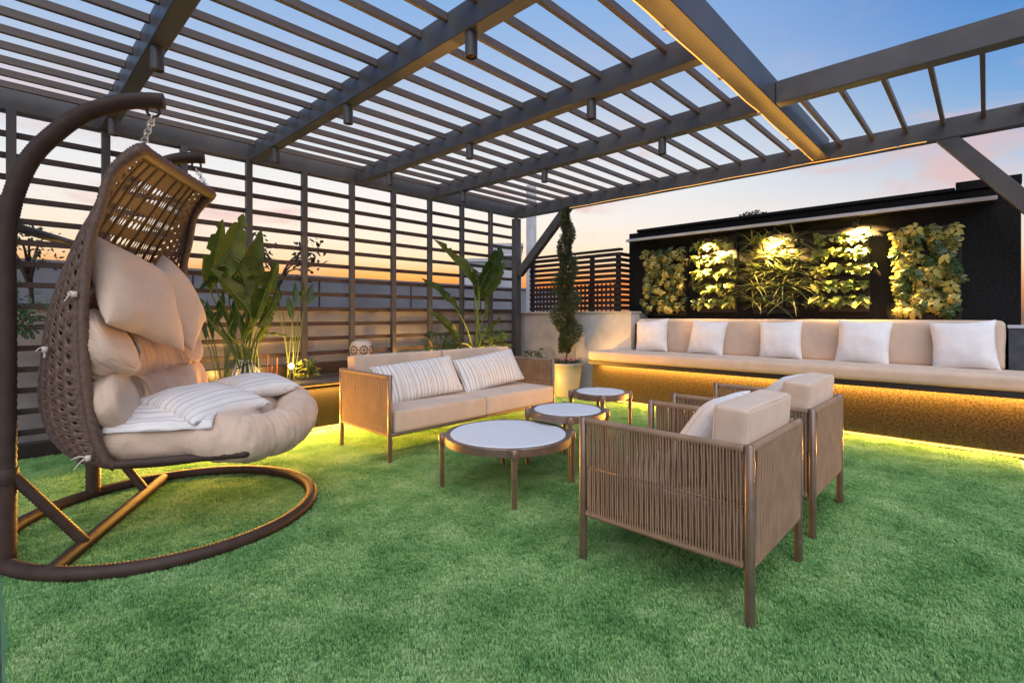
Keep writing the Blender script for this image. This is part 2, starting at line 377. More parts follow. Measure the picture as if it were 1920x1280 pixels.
for i in range(13):
    a = rg.uniform(0, 6.283); rad = rg.uniform(0, .012); h = rg.uniform(.010, .020); ln = rg.uniform(.003, .013); w = rg.uniform(.0010, .0015); da = rg.uniform(0, 6.283)
    bx, by = rad * math.cos(a), rad * math.sin(a); dx, dy = math.cos(da), math.sin(da)
    p0 = Vector((bx, by, 0)); p1 = p0 + Vector((dx * ln * .3, dy * ln * .3, h * .6)); p2 = p0 + Vector((dx * ln, dy * ln, h)); s_ = Vector((-dy, dx, 0)) * w
    tuft.add([p0 - s_, p0 + s_, p1 + s_, p1 - s_, p2], [(0, 1, 2, 3), (3, 2, 4)])
tuft_o = bpy.data.objects.new('grass_tuft', tuft.mesh('grass_tuft', gm))   # source of the blades, never linked to the scene by itself
def scatter(name, verts, faces, density, seed):
    me = bpy.data.meshes.new(name); me.from_pydata(verts, [], faces); o = link(name, me)
    ng = bpy.data.node_groups.new(name, 'GeometryNodeTree'); ng.interface.new_socket('Geometry', in_out='INPUT', socket_type='NodeSocketGeometry'); ng.interface.new_socket('Geometry', in_out='OUTPUT', socket_type='NodeSocketGeometry')
    a = ng.nodes.new('NodeGroupInput'); z = ng.nodes.new('NodeGroupOutput'); d = ng.nodes.new('GeometryNodeDistributePointsOnFaces'); i = ng.nodes.new('GeometryNodeInstanceOnPoints')
    oi = ng.nodes.new('GeometryNodeObjectInfo'); oi.inputs[0].default_value = tuft_o; d.inputs['Density'].default_value = density; d.inputs['Seed'].default_value = seed
    rv = ng.nodes.new('FunctionNodeRandomValue'); rv.data_type = 'FLOAT_VECTOR'; rv.inputs[0].default_value = (-.12, -.12, 0); rv.inputs[1].default_value = (.12, .12, 6.283)
    rs = ng.nodes.new('FunctionNodeRandomValue'); rs.data_type = 'FLOAT'; rs.inputs[2].default_value = .75; rs.inputs[3].default_value = 1.25
    L = ng.links.new; L(a.outputs[0], d.inputs['Mesh']); L(d.outputs['Points'], i.inputs['Points']); L(oi.outputs['Geometry'], i.inputs['Instance']); L(rv.outputs[0], i.inputs['Rotation']); L(rs.outputs[1], i.inputs['Scale']); L(i.outputs[0], z.inputs[0])
    md = o.modifiers.new('scatter', 'NODES'); md.node_group = ng
    return tag(o, 'short bright green artificial turf covering the terrace floor', 'grass', kind='stuff')
scatter('grass', [(TX0 + .02, TY0 + .02, .001), (TX1 - .02, TY0 + .02, .001), (TX1 - .02, 4.76, .001), (TX0 + .02, 4.76, .001), (TX0 + .02, 5.50, .001), (PX0, 5.50, .001), (PX0, 4.76, .001)],
        [(0, 1, 2, 6, 3), (3, 6, 5, 4)], 9000, 5)

# ------------------------------------------------------------------ parapet walls, neighbours
t = thing('parapet_wall', (2.5, 5.95, 0), 'long pale rendered parapet wall with stone coping behind the slatted fence', 'wall')
MB().box(-2.5, 6.3, 5.86, 6.05, -.4, 1.20).build('wall_face', M['plaster'], t)
MB().rbox(-2.5, 6.33, 5.83, 6.08, 1.20, 1.235, .006).build('coping', M['coping'], t)
t = thing('side_parapet', (6.27, 5, 0), 'beige parapet wall under the dark brown slatted screen', 'wall')
MB().box(6.17, 6.36, 3.80, 5.83, -.4, 1.18).build('wall_face', M['plaster'], t)
MB().rbox(6.13, 6.40, 3.78, 5.82, 1.18, 1.21, .006).build('coping', M['coping'], t)
t = thing('wall_block', (6.1, 3.9, 0), 'white plastered wall block at the left end of the long bench', 'wall')
MB().rbox(5.93, 6.165, 3.455, 4.37, -.2, 1.18, .004).build('block', M['plaster2'], t)
MB().rbox(5.915, 6.20, 3.44, 4.385, 1.18, 1.208, .005).build('coping', M['coping'], t)
MB().box(6.18, 6.38, 3.455, 3.775, -.2, 1.178).build('return_face', M['conc'], t)
t = thing('end_block', (6.2, -.7, 0), 'slate grey low wall at the right end of the bench', 'wall')
MB().rbox(6.03, 6.38, -1.5, -.135, -.2, 1.04, .004).build('block', M['ledge'], t)
MB().rbox(6.015, 6.385, -1.5, -.130, 1.04, 1.066, .004).build('coping', M['white'], t)
t = thing('neighbour_wall', (2, 7.6, -12), 'grey rendered wall of the building beyond the parapet', 'building')
MB().box(-6, 10, 7.5, 7.7, -12, 1.73).build('wall_face', M['conc'], t)
MB().box(-6, 10, 7.47, 7.73, 1.73, 1.765).build('coping', M['conc'], t)
for i in range(9):
    x = -5 + i * 1.7; MB().box(x, x + .02, 7.488, 7.499, -2, 1.72).build('panel_joint', M['glass'], t)
# far white building
def far_building(d, x0, x1, ytop, depth, label, floors, cat='building'):
    p0 = _ray(x0, 591.5) * d; p1 = _ray(x1, 591.5) * d; top = EYE + (591.5 - ytop) * d / 931.5
    ax = (p1 - p0); wl = ax.length; ax.normalize(); b = Vector((-ax.y, ax.x, 0))
    th = thing('apartment_building', (p0.x, p0.y, -12), label, cat)
    Mx = Matrix(((ax.x, b.x, 0, p0.x), (ax.y, b.y, 0, p0.y), (0, 0, 1, 0), (0, 0, 0, 1)))
    MB().box(0, wl, 0, depth, -12, top, Mx).build('wall', M['bld'], th)
    MB().box(-.15, wl + .15, -.15, depth + .15, top, top + .25, Mx).build('roof_edge', M['bld'], th)
    me = None
    for f in range(floors):
        for i in range(max(1, int(wl / 2.6))):
            z = top - 1.9 - f * 3.1; x = .7 + i * 2.6
            w_ = MB().box(x, x + 1.0, -.03, .05, z, z + 1.2, Mx).build('window', M['white'], th)
            q = MB().box(x + .08, x + .92, -.05, -.032, z + .08, z + 1.12, Mx); q.v = [v - Vector(th.location) for v in q.v]; link('pane', q.mesh('pane', M['glass']), w_)
    return th
far_building(42, 925, 978, 462, 7, 'far pale apartment tower rising behind the fence corner', 2)
far_building(38, 868, 928, 491, 6, 'low white building with flat roof left of the tall one behind the fence', 1)
t = thing('far_column', (6.9, 6.35, -3), 'pale grey square column standing behind the pergola corner post', 'column')
p = at_y(998, 500, 6.5)
MB().rbox(p.x - .075, p.x + .075, 6.45, 6.6, -3, at_y(998, 380, 6.5).z + .35, .006).build('shaft', M['plaster2'], t)

# black feature wall
WX = 6.40
t = thing('feature_wall', (WX, 1.8, 0), 'black granite feature wall carrying five planted panels above the bench', 'wall')
MB().rbox(WX, 6.62, -.225, 3.76, -.2, 2.335, .004).build('wall_face', M['black'], t)
MB().rbox(WX - .03, 6.65, .22, 3.62, 2.336, 2.375, .004).build('coping', M['black'], t)
MB().rbox(WX - .035, 6.655, -.23, .215, 2.336, 2.42, .004).build('raised_coping', M['black'], t)
t = thing('light_canopy', (6.25, 1.8, 2.2), 'slim white edged canopy running along the top of the black wall', 'canopy')
MB().rbox(6.22, WX - .002, -.065, 3.67, 2.185, 2.232, .003).build('underside_box', M['slab'], t)
MB().rbox(6.19, 6.218, -.07, 3.69, 2.188, 2.222, .003).build('white_edge', M['white'], t)

# dark brown slatted screen on the side parapet
t = thing('slatted_screen', (6.2, 4.6, 1.21), 'dark brown slatted timber screen on the parapet beside the black wall', 'screen')
SX = 6.20; sy0 = 3.80; sy1 = 5.50
npk = 0
for y in (sy0 + .03, 4.28, 4.86, sy1 - .03): MB().rbox(SX, SX + .05, y - .03, y + .03, 1.21, 2.05, .003).build('post', M['screen'], t)
for i in range(11):
    z = 1.235 + i * .077; MB().rbox(SX - .022, SX - .001, sy0, sy1, z, z + .051, .003).build('slat', M['screen'], t)
for i in range(11):
    z = 1.235 + i * .077; MB().rbox(SX - .02, SX + .24, sy0 - .025, sy0 - .003, z, z + .051, .003).build('slat', M['screen'], t)
MB().rbox(SX - .03, SX + .06, sy0 - .03, sy1, 2.084, 2.115, .003).build('top_rail', M['screen'], t)
for i in range(22):
    y = sy0 + .1 + i * .075; MB().box(SX + .052, SX + .07, y, y + .022, 1.215, 1.62).build('batten', M['screen'], t)

# ------------------------------------------------------------------ slatted fence
FY = 5.60
t = thing('slatted_fence', (3, FY, 0), 'tall open fence of grey posts and dark brown horizontal slats', 'fence')
posts = [.105 + .5855 * i for i in range(-4, 10)]
for x in posts: MB().rbox(x - .03, x + .03, FY - .03, FY + .03, .05, 2.78, .004).build('post', M['steel'], t)
for k in range(-1, 16):
    z = 2.60 - .1713 * k
    if z > 2.7: continue
    MB().rbox(-2.3, 5.9, FY + .032, FY + .072, z - .025, z + .020, .003).build('rail', M['rail'], t)
MB().rbox(-2.3, PX0, FY - .05, FY + .03, .0, .125, .004).build('skirting', M['slab'], t)

# ------------------------------------------------------------------ pergola
ZB, ZT = 2.770, 2.940
pg = thing('pergola', (5.95, FY, 0), 'charcoal steel pergola with open slatted roof over the terrace', 'pergola')
EX = 5.95
def part(mb, name, m=None): return mb.build(name, m or M['steel'], pg)
BX = [-.57, .645, 1.855, 3.075, 4.20]
part(MB().rbox(-2.3, EX + .12, FY - .02, FY + .10, ZB, ZT + .02, .005), 'edge_beam')
for x in BX:
    y0 = 1.312 if x < 4 else -.95
    if x < 4: part(MB().rbox(x, x + .10, 1.315, FY - .022, ZB, ZT, .005), 'roof_beam')
    else:
        part(MB().rbox(x, x + .10, 1.315, FY - .022, ZB, ZT, .005), 'roof_beam'); part(MB().rbox(x - .06, x + .05, -1.1, 1.168, ZB, ZT, .005), 'roof_beam')
part(MB().rbox(EX, EX + .11, -1.1, FY - .022, ZB - .02, ZT - .01, .005), 'end_beam')
part(MB().rbox(-2.3, EX - .002, 1.17, 1.313, ZB - .003, ZT + .03, .005), 'front_beam')
part(MB().rbox(EX, EX + .115, FY - .015, FY + .095, 0, ZB - .022, .005), 'corner_post')
part(MB().rbox(EX, EX + .115, -.70, -.59, 0, ZB - .022, .005), 'corner_post')
def brace(ya, za, yb, zb):
    a = Vector((EX + .055, ya, za)); b = Vector((EX + .055, yb, zb)); d = (b - a); L = d.length
    Mx = frame(a, d, Vector((1, 0, 0))); part(MB().rbox(0, L, -.065, .065, -.045, .045, .004, Mx), 'brace')
brace(FY - .03, at_x(968, 500, EX).z - .12, at_x(1062, 398, EX).y, ZB + .02)
brace(-.60, 1.62, at_x(1762, 262, EX).y - .02, ZB + .02)
sl = {}
bays = [(-2.3, BX[0]), (BX[0] + .1, BX[1]), (BX[1] + .1, BX[2]), (BX[2] + .1, BX[3]), (BX[3] + .1, BX[4]), (BX[4] + .1, EX)]
for k in range(16):
    y = 1.535 + .2575 * k
    for (a, b) in bays:
        key = round(b - a, 3)
        if key not in sl: sl[key] = MB().rbox(.001, b - a - .001, -.0145, .0145, 0, .05, .002).mesh('slat', M['slatp'])
        o = link('slat', sl[key], pg); o.location = Vector((a, y + rnd(-.002, .002), 2.882)) - Vector(pg.location)
me = MB().rbox(.001, EX - BX[4] - .052, -.0145, .0145, 0, .05, .002).mesh('slat', M['slatp'])
for k in range(7):
    o = link('slat', me, pg); o.location = Vector((BX[4] + .051, 1.074 - .2635 * k, 2.865)) - Vector(pg.location)

# LED ropes on the pergola
t = thing('rope_light', (4, 1.30, ZB), 'thin amber rope light clipped under the front pergola beam', 'rope light')
MB().tube([(x / 10, 1.306 + .002 * math.sin(x), ZB - .012 - .003 * math.sin(x * .7)) for x in range(-10, 60)], .004, 6).build('light_tube', M['rope_led'], t)
strip_light(t, (-.8, -.05, -.10), (0, -.1, 1), 5.5, .05, 6, (1, 0, 0))  # unseen area lamp added below the rope to brighten the beam's underside
for x in (2.6, 3.4, 4.2, 5.0, 5.6): MB().rbox(x, x + .018, 1.295, 1.318, ZB - .024, ZB + .001, .002).build('clip', M['chain'], t)
t = thing('rope_light', (EX, 3, ZB), 'thin amber rope light along the bottom of the far pergola beam', 'rope light')
MB().tube([(EX - .008, y / 10, ZB - .022 - .003 * math.sin(y * .8)) for y in range(4, 46)], .004, 6).build('light_tube', M['rope_led'], t)
for y in (.6, 1.4, 2.3, 3.2, 4.1): MB().rbox(EX - .02, EX + .004, y, y + .018, ZB - .034, ZB - .018, .002).build('clip', M['chain'], t)

# downlights under the roof beams
dl = [(273, 82, 'large black downlight nearest the swing chair, on the leftmost beam'),
      (214, 222, 'small black downlight at the fence end of the leftmost beam'),
      (865, 52, 'largest black downlight, in the top middle of the picture on the second beam'),
      (640, 194, 'middle black downlight on the second roof beam'),
      (513, 277, 'black downlight at the fence end of the second roof beam'),
      (1099, 183, 'nearest black downlight on the third roof beam'),
      (868, 266, 'middle black downlight on the third roof beam'),
      (718, 321, 'black downlight at the fence end of the third roof beam'),
      (1245, 262, 'black downlight on the fourth roof beam beside the front beam'),
      (1023, 319, 'middle black downlight on the fourth roof beam'),
      (870, 359, 'black downlight at the fence end of the fourth roof beam')]
cans = []
for i, (px, py, lb) in enumerate(dl):
    p = at_z(px, py, ZB)
    if i == 0:
        t0 = thing('downlight', (p.x, p.y, ZB), lb, 'downlight', 'downlights under the pergola beams')
        b_ = MB(); b_.lathe([(.0, .0), (.036, 0), (.036, -.14), (.033, -.14), (.030, -.125), (.012, -.07), (0, -.07)], n=20); b_.build('housing', M['steel'], t0, smooth='auto', world=False)
        b_ = MB(); b_.lathe([(.0295, -.124), (.0135, -.071)], n=20); b_.build('reflector', M['brass'], t0, smooth=True, world=False)
        b_ = MB(); b_.lathe([(0, -.074), (.011, -.074)], n=12); b_.build('bulb', M['dim'], t0, world=False)
        cans.append(t0)
    else:
        c = copy_tree(t0); c.location = (p.x, p.y, ZB); c['label'] = lb
for o in [x for x in bpy.data.objects if x.name.startswith('downlight')]:
    j = min(range(1, 6), key=lambda q: abs(BX[q - 1] + .05 - o.location.x)) - 1
    o.location.x = BX[j] + .045

# ------------------------------------------------------------------ planter ledge under the fence
PY = 4.75
t = thing('planter', (3.3, PY, 0), 'long dark granite planter ledge in front of the slatted fence', 'planter')
MB().rbox(PX0, 5.75, PY, 5.52, .055, .47, .004).build('granite_face', M['granite_unlit'], t)
MB().box(PX0 + .02, 5.75, PY + .055, 5.5, -.01, .0545).build('plinth', M['slab'], t)
MB().rbox(PX0 - .02, 5.75, PY - .025, 5.02, .471, .50, .004).build('ledge', M['ledge'], t)
MB().rbox(PX0 - .02, 5.75, 5.44, 5.54, .471, .62, .004).build('back_curb', M['slab'], t)
MB().box(PX0, 5.75, 5.02, 5.44, .471, .492).build('soil', M['soil'], t)
t = thing('led_strip', (3.3, PY + .04, .03), 'amber LED strip glowing at the foot of the granite planter', 'light strip')
MB().box(PX0 + .06, 5.0, PY + .030, PY + .042, .022, .042).build('light_tube', M['led2'], t)
strip_light(t, ((PX0 + 5.0) / 2 - 3.3, -.020, .006), (0, -1, -.10), 4.1, .018, 230, (1, 0, 0))
t = thing('led_strip', (3.3, PY - .03, .46), 'amber LED strip added under the planter ledge lip to spread glow over the turf', 'light strip')
MB().box(PX0 + .02, 5.0, PY - .024, PY - .014, .462, .470).build('light_tube', M['led3'], t)
strip_light(t, ((PX0 + 5.0) / 2 - 3.3, -.002, -.006), (0, -.55, -1), 4.1, .012, 225, (1, 0, 0))  # second strip lamp, added to carry the amber glow farther over the turf
# ------------------------------------------------------------------ long bench
t = thing('built_in_bench', (5.9, 1.7, 0), 'long built-in granite bench with dark cantilevered seat slab', 'bench')
MB().rbox(5.66, 6.03, -.42, 3.89, .045, .514, .004).build('granite_base', M['granite'], t)
MB().box(5.715, 6.02, -.40, 3.87, -.01, .0445).build('plinth', M['slab'], t)
MB().rbox(5.405, 6.03, -.45, 3.785, .515, .565, .004).build('seat_slab', M['slab'], t)
MB().rbox(6.032, 6.395, -.12, 3.45, .3, 1.035, .004).build('back_support', M['black'], t)
t = thing('led_strip', (5.63, 1.7, .50), 'amber LED strip glowing under the slab of the long bench', 'light strip')
MB().box(5.618, 5.640, -.40, 3.76, .500, .513).build('light_tube', M['led'], t)
strip_light(t, (-.02, -.02, -.006), (.42, 0, -1), 4.15, .016, 100, (0, 1, 0))
t = thing('led_strip', (5.70, 1.7, .03), 'amber LED strip glowing at the foot of the long bench', 'light strip')
MB().box(5.688, 5.700, -.40, 3.84, .018, .034).build('light_tube', M['led2'], t)
strip_light(t, (-.022, -.25, .0), (-1, 0, -.10), 3.7, .016, 110, (0, 1, 0))

# cushion shapes
def rounded(sx, sy, sz, r, bulge=(0, 0, .012), n=(14, 14, 6), wr=.0, seed=0):
    mb = MB()
    def ax(N_, h, r):
        q = [-h, -h + r * .3, -h + r * .7, -h + r * 1.15]
        inner = [(-h + r * 1.15) + (2 * h - 2.3 * r) * i / N_ for i in range(1, N_)]
        return q + inner + [-x for x in reversed(q)]
    hx, hy, hz = sx / 2, sy / 2, sz / 2
    X, Y, Z = ax(n[0], hx, min(r, hx * .8)), ax(n[1], hy, min(r, hy * .8)), ax(n[2], hz, min(r, hz * .8))
    def pt(p):
        c = Vector((max(-hx + r, min(hx - r, p[0])), max(-hy + r, min(hy - r, p[1])), max(-hz + r, min(hz - r, p[2]))))
        d = Vector(p) - c
        if d.length > 1e-9: c = c + d.normalized() * r
        u, v, w = p[0] / hx, p[1] / hy, p[2] / hz
        c.z += bulge[2] * (1 - u ** 4) * (1 - v ** 4) * w
        c.x += bulge[0] * (1 - v ** 4) * (1 - w * w) * u
        c.y += bulge[1] * (1 - u ** 4) * (1 - w * w) * v
        if wr:
            q = c * 5 + Vector((seed, seed * 2, 0)); c += Vector(p).normalized() * wr * noise.noise(q)
            c += Vector(p).normalized() * wr * .5 * noise.noise(q * 2.7)
        return c
    import itertools
    idx = {}
    def gi(i, j, k):
        key = (i, j, k)
        if key not in idx: idx[key] = len(mb.v); mb.v.append(pt((X[i], Y[j], Z[k])))
        return idx[key]
    nx, ny, nz_ = len(X) - 1, len(Y) - 1, len(Z) - 1
    for k, fl_ in ((0, 1), (nz_, 0)):
        for i in range(nx):
            for j in range(ny):
                f = (gi(i, j, k), gi(i + 1, j, k), gi(i + 1, j + 1, k), gi(i, j + 1, k)); mb.f.append(f[::-1] if fl_ else f)
    for j, fl_ in ((0, 0), (ny, 1)):
        for i in range(nx):
            for k in range(nz_):
                f = (gi(i, j, k), gi(i + 1, j, k), gi(i + 1, j, k + 1), gi(i, j, k + 1)); mb.f.append(f[::-1] if fl_ else f)
    for i, fl_ in ((0, 1), (nx, 0)):
        for j in range(ny):
            for k in range(nz_):
                f = (gi(i, j, k), gi(i, j + 1, k), gi(i, j + 1, k + 1), gi(i, j, k + 1)); mb.f.append(f[::-1] if fl_ else f)
    return mb
def xform(mb, Mx): mb.v = [Mx @ v for v in mb.v]; return mb
def pillow(w, h, th, seed=0, n=26, pinch=.095, wr=.013):
    mb = MB(); half = []
    for sgn in (1, -1):
        o = len(mb.v)
        for i in range(n + 1):
            for j in range(n + 1):
                u = -math.cos(math.pi * i / n); v = -math.cos(math.pi * j / n)
                x = w / 2 * u * (1 - pinch * (1 - v * v) * u * u); y = h / 2 * v * (1 - pinch * (1 - u * u) * v * v)
                e = max(0, (1 - u ** 2) * (1 - v ** 2))
                z = th / 2 * e ** .42 * sgn
                q = Vector((x * 7 + seed, y * 7 - seed, sgn * 3 + seed))
                k = e ** .25
                # creases that run in from the corners and the edges
                cr = noise.noise(Vector((x * 16 + seed, y * 5, seed))) * (abs(u) ** 3) + noise.noise(Vector((x * 5, y * 16 + seed, seed + 5))) * (abs(v) ** 3)
                z += (wr * noise.noise(q) + wr * 1.5 * cr) * k * sgn
                edge = 1 if (i in (0, n) or j in (0, n)) else 0
                if edge:
                    z = 0; x += .004 * noise.noise(Vector((x * 30, y * 30, seed))); y += .004 * noise.noise(Vector((x * 30, y * 30, seed + 9)))
                mb.v.append(Vector((x, y, z)))
        for i in range(n):
            for j in range(n):
                f = (o + i * (n + 1) + j, o + (i + 1) * (n + 1) + j, o + (i + 1) * (n + 1) + j + 1, o + i * (n + 1) + j + 1)
                mb.f.append(f if sgn > 0 else f[::-1])
    return mb
def pillow_obj(name, size, M4, m, label, cat='pillow', group=None, seed=0, **k):
    o = link(name, pillow(*size, seed=seed, **k).mesh(name, m, True)); o.matrix_world = M4
    return tag(o, label, cat, group)

cu = rounded(.585, 4.19, .122, .035, (.004, 0, .010), (6, 40, 3), .006, 3)
o = link('bench_cushion', xform(cu, Matrix.Translation((5.68, 1.68, .628))).mesh('bench_cushion', M['beige'], True))
tag(o, 'long beige seat cushion lying on the built-in bench', 'cushion')
cu = rounded(.17, 3.52, .44, .045, (.012, 0, .002), (4, 46, 8), .007, 3)
o = link('back_cushion', cu.mesh('back_cushion', M['beige'], True)); o.matrix_world = Matrix.Translation((6.055, 1.642, .885)) @ Matrix.Rotation(R(7), 4, 'Y'); tag(o, 'long beige back cushion standing along the back of the built-in bench', 'cushion')
plp = [(1222, 628, 'leftmost of the five white square pillows, against the white wall block', 6, .43), (1326, 635, 'second white square pillow from the left on the bench', -3, .42),
       (1463, 641, 'middle white square pillow on the bench, under the spider plants', 3, .42), (1618, 647, 'fourth white square pillow from the left on the bench', -2, .44), (1806, 655, 'rightmost and largest looking white square pillow on the bench', 4, .44)]
for i, (px, py, lb, rot, s_) in enumerate(plp):
    p = at_x(px, py, 5.87)
    Mx = Matrix.Translation((5.87, p.y, .885)) @ Matrix.Rotation(R(-90 + 16), 4, 'Y') @ Matrix.Rotation(R(rot), 4, 'Z') 
    pillow_obj('pillow', (s_ * 1.02, s_ * 1.02, .21), Mx, M['pill'], lb, group='white square bench pillows', seed=i * 13.1)

# ------------------------------------------------------------------ rope furniture
def rope_panel(a, b, z0, z1, out, pitch=.0122, r=.0036, seed=0, slant=.0045):
    # ropes wound round a top and a bottom rail between points a and b: an outer and an inner layer
    mb = MB(); a = Vector(a); b = Vector(b); L = (b - a).length; d = (b - a) / L; out = Vector(out); n = int(L / pitch); rq = random.Random(seed)
    for i in range(n):
        s = (i + .5) * pitch
        for side in (1, -1):
            off = out * (.0125 * side); s1 = s + pitch * (.12 if side < 0 else 0); sh = (slant if side > 0 else -slant) + rq.uniform(-.0015, .0015)
            zm = (z0 + z1) / 2
            p0 = a + d * s1 + off + Vector((0, 0, z0)); p2 = a + d * (s1 + sh) + off + Vector((0, 0, z1)); w_ = (.0020 if i % 2 else -.0020); P = [p0.lerp(p2, q) - out * (.002 * side * math.sin(math.pi * q)) + d * (w_ * abs(math.sin(2 * math.pi * q)) + rq.uniform(-.0006, .0006)) for q in (0, .25, .5, .75, 1)]
            mb.tube(P, r, 5, cap=False)
    return mb
def wrapped_rail(a, b, r, pitch=.0105):
    a = Vector(a); b = Vector(b); n = int((b - a).length / pitch) * 2; P = [a.lerp(b, i / n) for i in range(n + 1)]
    return MB().tube(P, [r if i % 2 else r * .84 for i in range(n + 1)], 10)
def piping(parent, sx, sy, sz, axis, r, Mx, m):
    # the two sewn edges of a box cushion, on the faces across the given axis
    h = [sx / 2, sy / 2, sz / 2]; o = [q for q in range(3) if q != axis]; k = .29 * r
    for sg in (-1, 1):
        P = []
        for (ca_, cb_, a0) in ((1, 1, 0), (-1, 1, 90), (-1, -1, 180), (1, -1, 270)):
            for q in range(4):
                an = R(a0 + q * 30); v = [0, 0, 0]; v[axis] = sg * (h[axis] - k); v[o[0]] = ca_ * (h[o[0]] - k - .012) + .012 * math.cos(an); v[o[1]] = cb_ * (h[o[1]] - k - .012) + .012 * math.sin(an); P.append(Mx @ Vector(v))
        up = [0, 0, 0]; up[axis] = 1
        MB().tube(P, .0032, 6, closed=True, up=tuple(up)).build('piping', m, parent, True, world=False)
def rope_seat(name, label, cat, X0, X1, Y0, Y1, arm_z, seats, back_dir, group=None):
    """frame with four round legs, rope arms and rope back. back_dir=-1: back at Y0, 1: back at Y1."""
    cx, cy = (X0 + X1) / 2, (Y0 + Y1) / 2
    th = thing(name, (cx, cy, 0), label, cat, group)
    lo = .225
    for x in (X0, X1):
        for y in (Y0, Y1):
            mb = MB(); mb.lathe([(.0165, 0), (.0185, .004), (.0185, arm_z + .012), (.014, arm_z + .018), (0, arm_z + .018)], (x, y), 14); mb.add([(x, y, 0)], []); mb.build('leg', M['brnz'], th, smooth='auto')
    yb = Y0 if back_dir < 0 else Y1; yf = Y1 if back_dir < 0 else Y0
    for x, sg in ((X0, -1), (X1, 1)):
        q = .020
        wrapped_rail((x, Y0 + q, arm_z), (x, Y1 - q, arm_z), .0175).build('arm_rail', M['rope'], th, smooth=True)
        wrapped_rail((x, Y0 + q, lo), (x, Y1 - q, lo), .0165).build('bottom_rail', M['rope'], th, smooth=True)
        MB().tube([(x, Y0 + q, (lo + arm_z) / 2), (x, Y1 - q, (lo + arm_z) / 2)], .008, 8).build('middle_rail', M['brnz'], th, smooth=True)
        o = rope_panel((x, Y0 + q, 0), (x, Y1 - q, 0), lo, arm_z, (sg, 0, 0), seed=int(x * 100)).build('rope_side', M['rope'], th, smooth=True); o['kind'] = 'stuff'
    wrapped_rail((X0 + .02, yb, arm_z), (X1 - .02, yb, arm_z), .0175).build('back_rail', M['rope'], th, smooth=True)
    wrapped_rail((X0 + .02, yb, lo), (X1 - .02, yb, lo), .0165).build('bottom_rail', M['rope'], th, smooth=True)
    o = rope_panel((X0 + .02, yb, 0), (X1 - .02, yb, 0), lo, arm_z, (0, back_dir, 0), .0165, .0044, seed=9, slant=.026).build('rope_back', M['rope'], th, smooth=True); o['kind'] = 'stuff'
    MB().tube([(X0, yf, lo), (X1, yf, lo)], .016, 10).build('front_rail', M['brnz'], th, smooth=True)
    MB().rbox(X0 + .02, X1 - .02, Y0 + .02, Y1 - .02, lo - .008, lo + .012, .004).build('seat_pan', M['brnz'], th)
    n = seats; w = (X1 - X0 - .05) / n
    for i in range(n):
        xc = X0 + .025 + w * (i + .5)
        sd = .10
        ya, yb2 = (Y0 + .03, Y1 + .012) if back_dir < 0 else (Y0 - .035, Y1 - .03)
        cu = rounded(w - .006, yb2 - ya, .165, .020, (.002, .003, .012), (10, 10, 4), .003, i * 7)
        Mx = Matrix.Translation((xc - cx, (ya + yb2) / 2 - cy, lo + .014 + .085)); oc = xform(cu, Mx).build('seat_cushion', M['beige'], th, smooth=True, world=False)
        piping(oc, w - .006, yb2 - ya, .165, 2, .020, Mx, M['beige'])
        yc = yb - back_dir * .095
        bh = .36
        cu = rounded(w - .03, .135, bh, .018, (.0, .008, .003), (10, 4, 8), .003, i * 7 + 3)
        Mx = Matrix.Translation((xc - cx, yc - cy, .618)) @ Matrix.Rotation(R(-4 * back_dir), 4, 'X'); oc = xform(cu, Mx).build('back_cushion', M['beige'], th, smooth=True, world=False)
        piping(oc, w - .03, .135, bh, 1, .018, Mx, M['beige'])
    return th
A1 = rope_seat('armchair', 'nearest rope armchair with bronze legs, its woven back and side to the camera', 'armchair', 1.93, 2.585, .632, 1.378, .655, 1, -1, 'rope armchairs')
A2 = copy_tree(A1); A2.location = (3.235, 1.02, 0); A2['label'] = 'farther rope armchair, behind the nearest one and in front of the long bench'
rope_seat('sofa', 'two seat rope sofa with beige cushions in front of the granite planter', 'sofa', 2.125, 4.12, 3.335, 4.10, .672, 2, 1)
# striped lumbar pillows on the sofa
def lean(c, xdir, ndir): return frame(c, xdir, ndir)
pillow_obj('lumbar_pillow', (.86, .37, .17), lean((2.66, 3.70, .575), (1, -.03, .06), (0, -.86, .5)), M['strx'], 'long striped pillow on the left half of the sofa', group='striped sofa pillows', seed=3.3, pinch=.045)
pillow_obj('lumbar_pillow', (.82, .37, .17), lean((3.56, 3.72, .585), (1, -.03, .10), (0, -.86, .5)), M['strx'], 'long striped pillow on the right half of the sofa', group='striped sofa pillows', seed=17.7, pinch=.045)
# pillows on the armchairs
for cx_, lb, sd in ((2.245, 'striped pillow leaning in the nearest rope armchair', 5.5), (3.22, 'striped pillow leaning in the farther rope armchair', 8.8)):
    pillow_obj('pillow', (.48, .46, .20), lean((cx_, .915, .60), (1, .10, 0), (.08, .82, .52)), M['strp'], lb, group='striped armchair pillows', seed=sd)

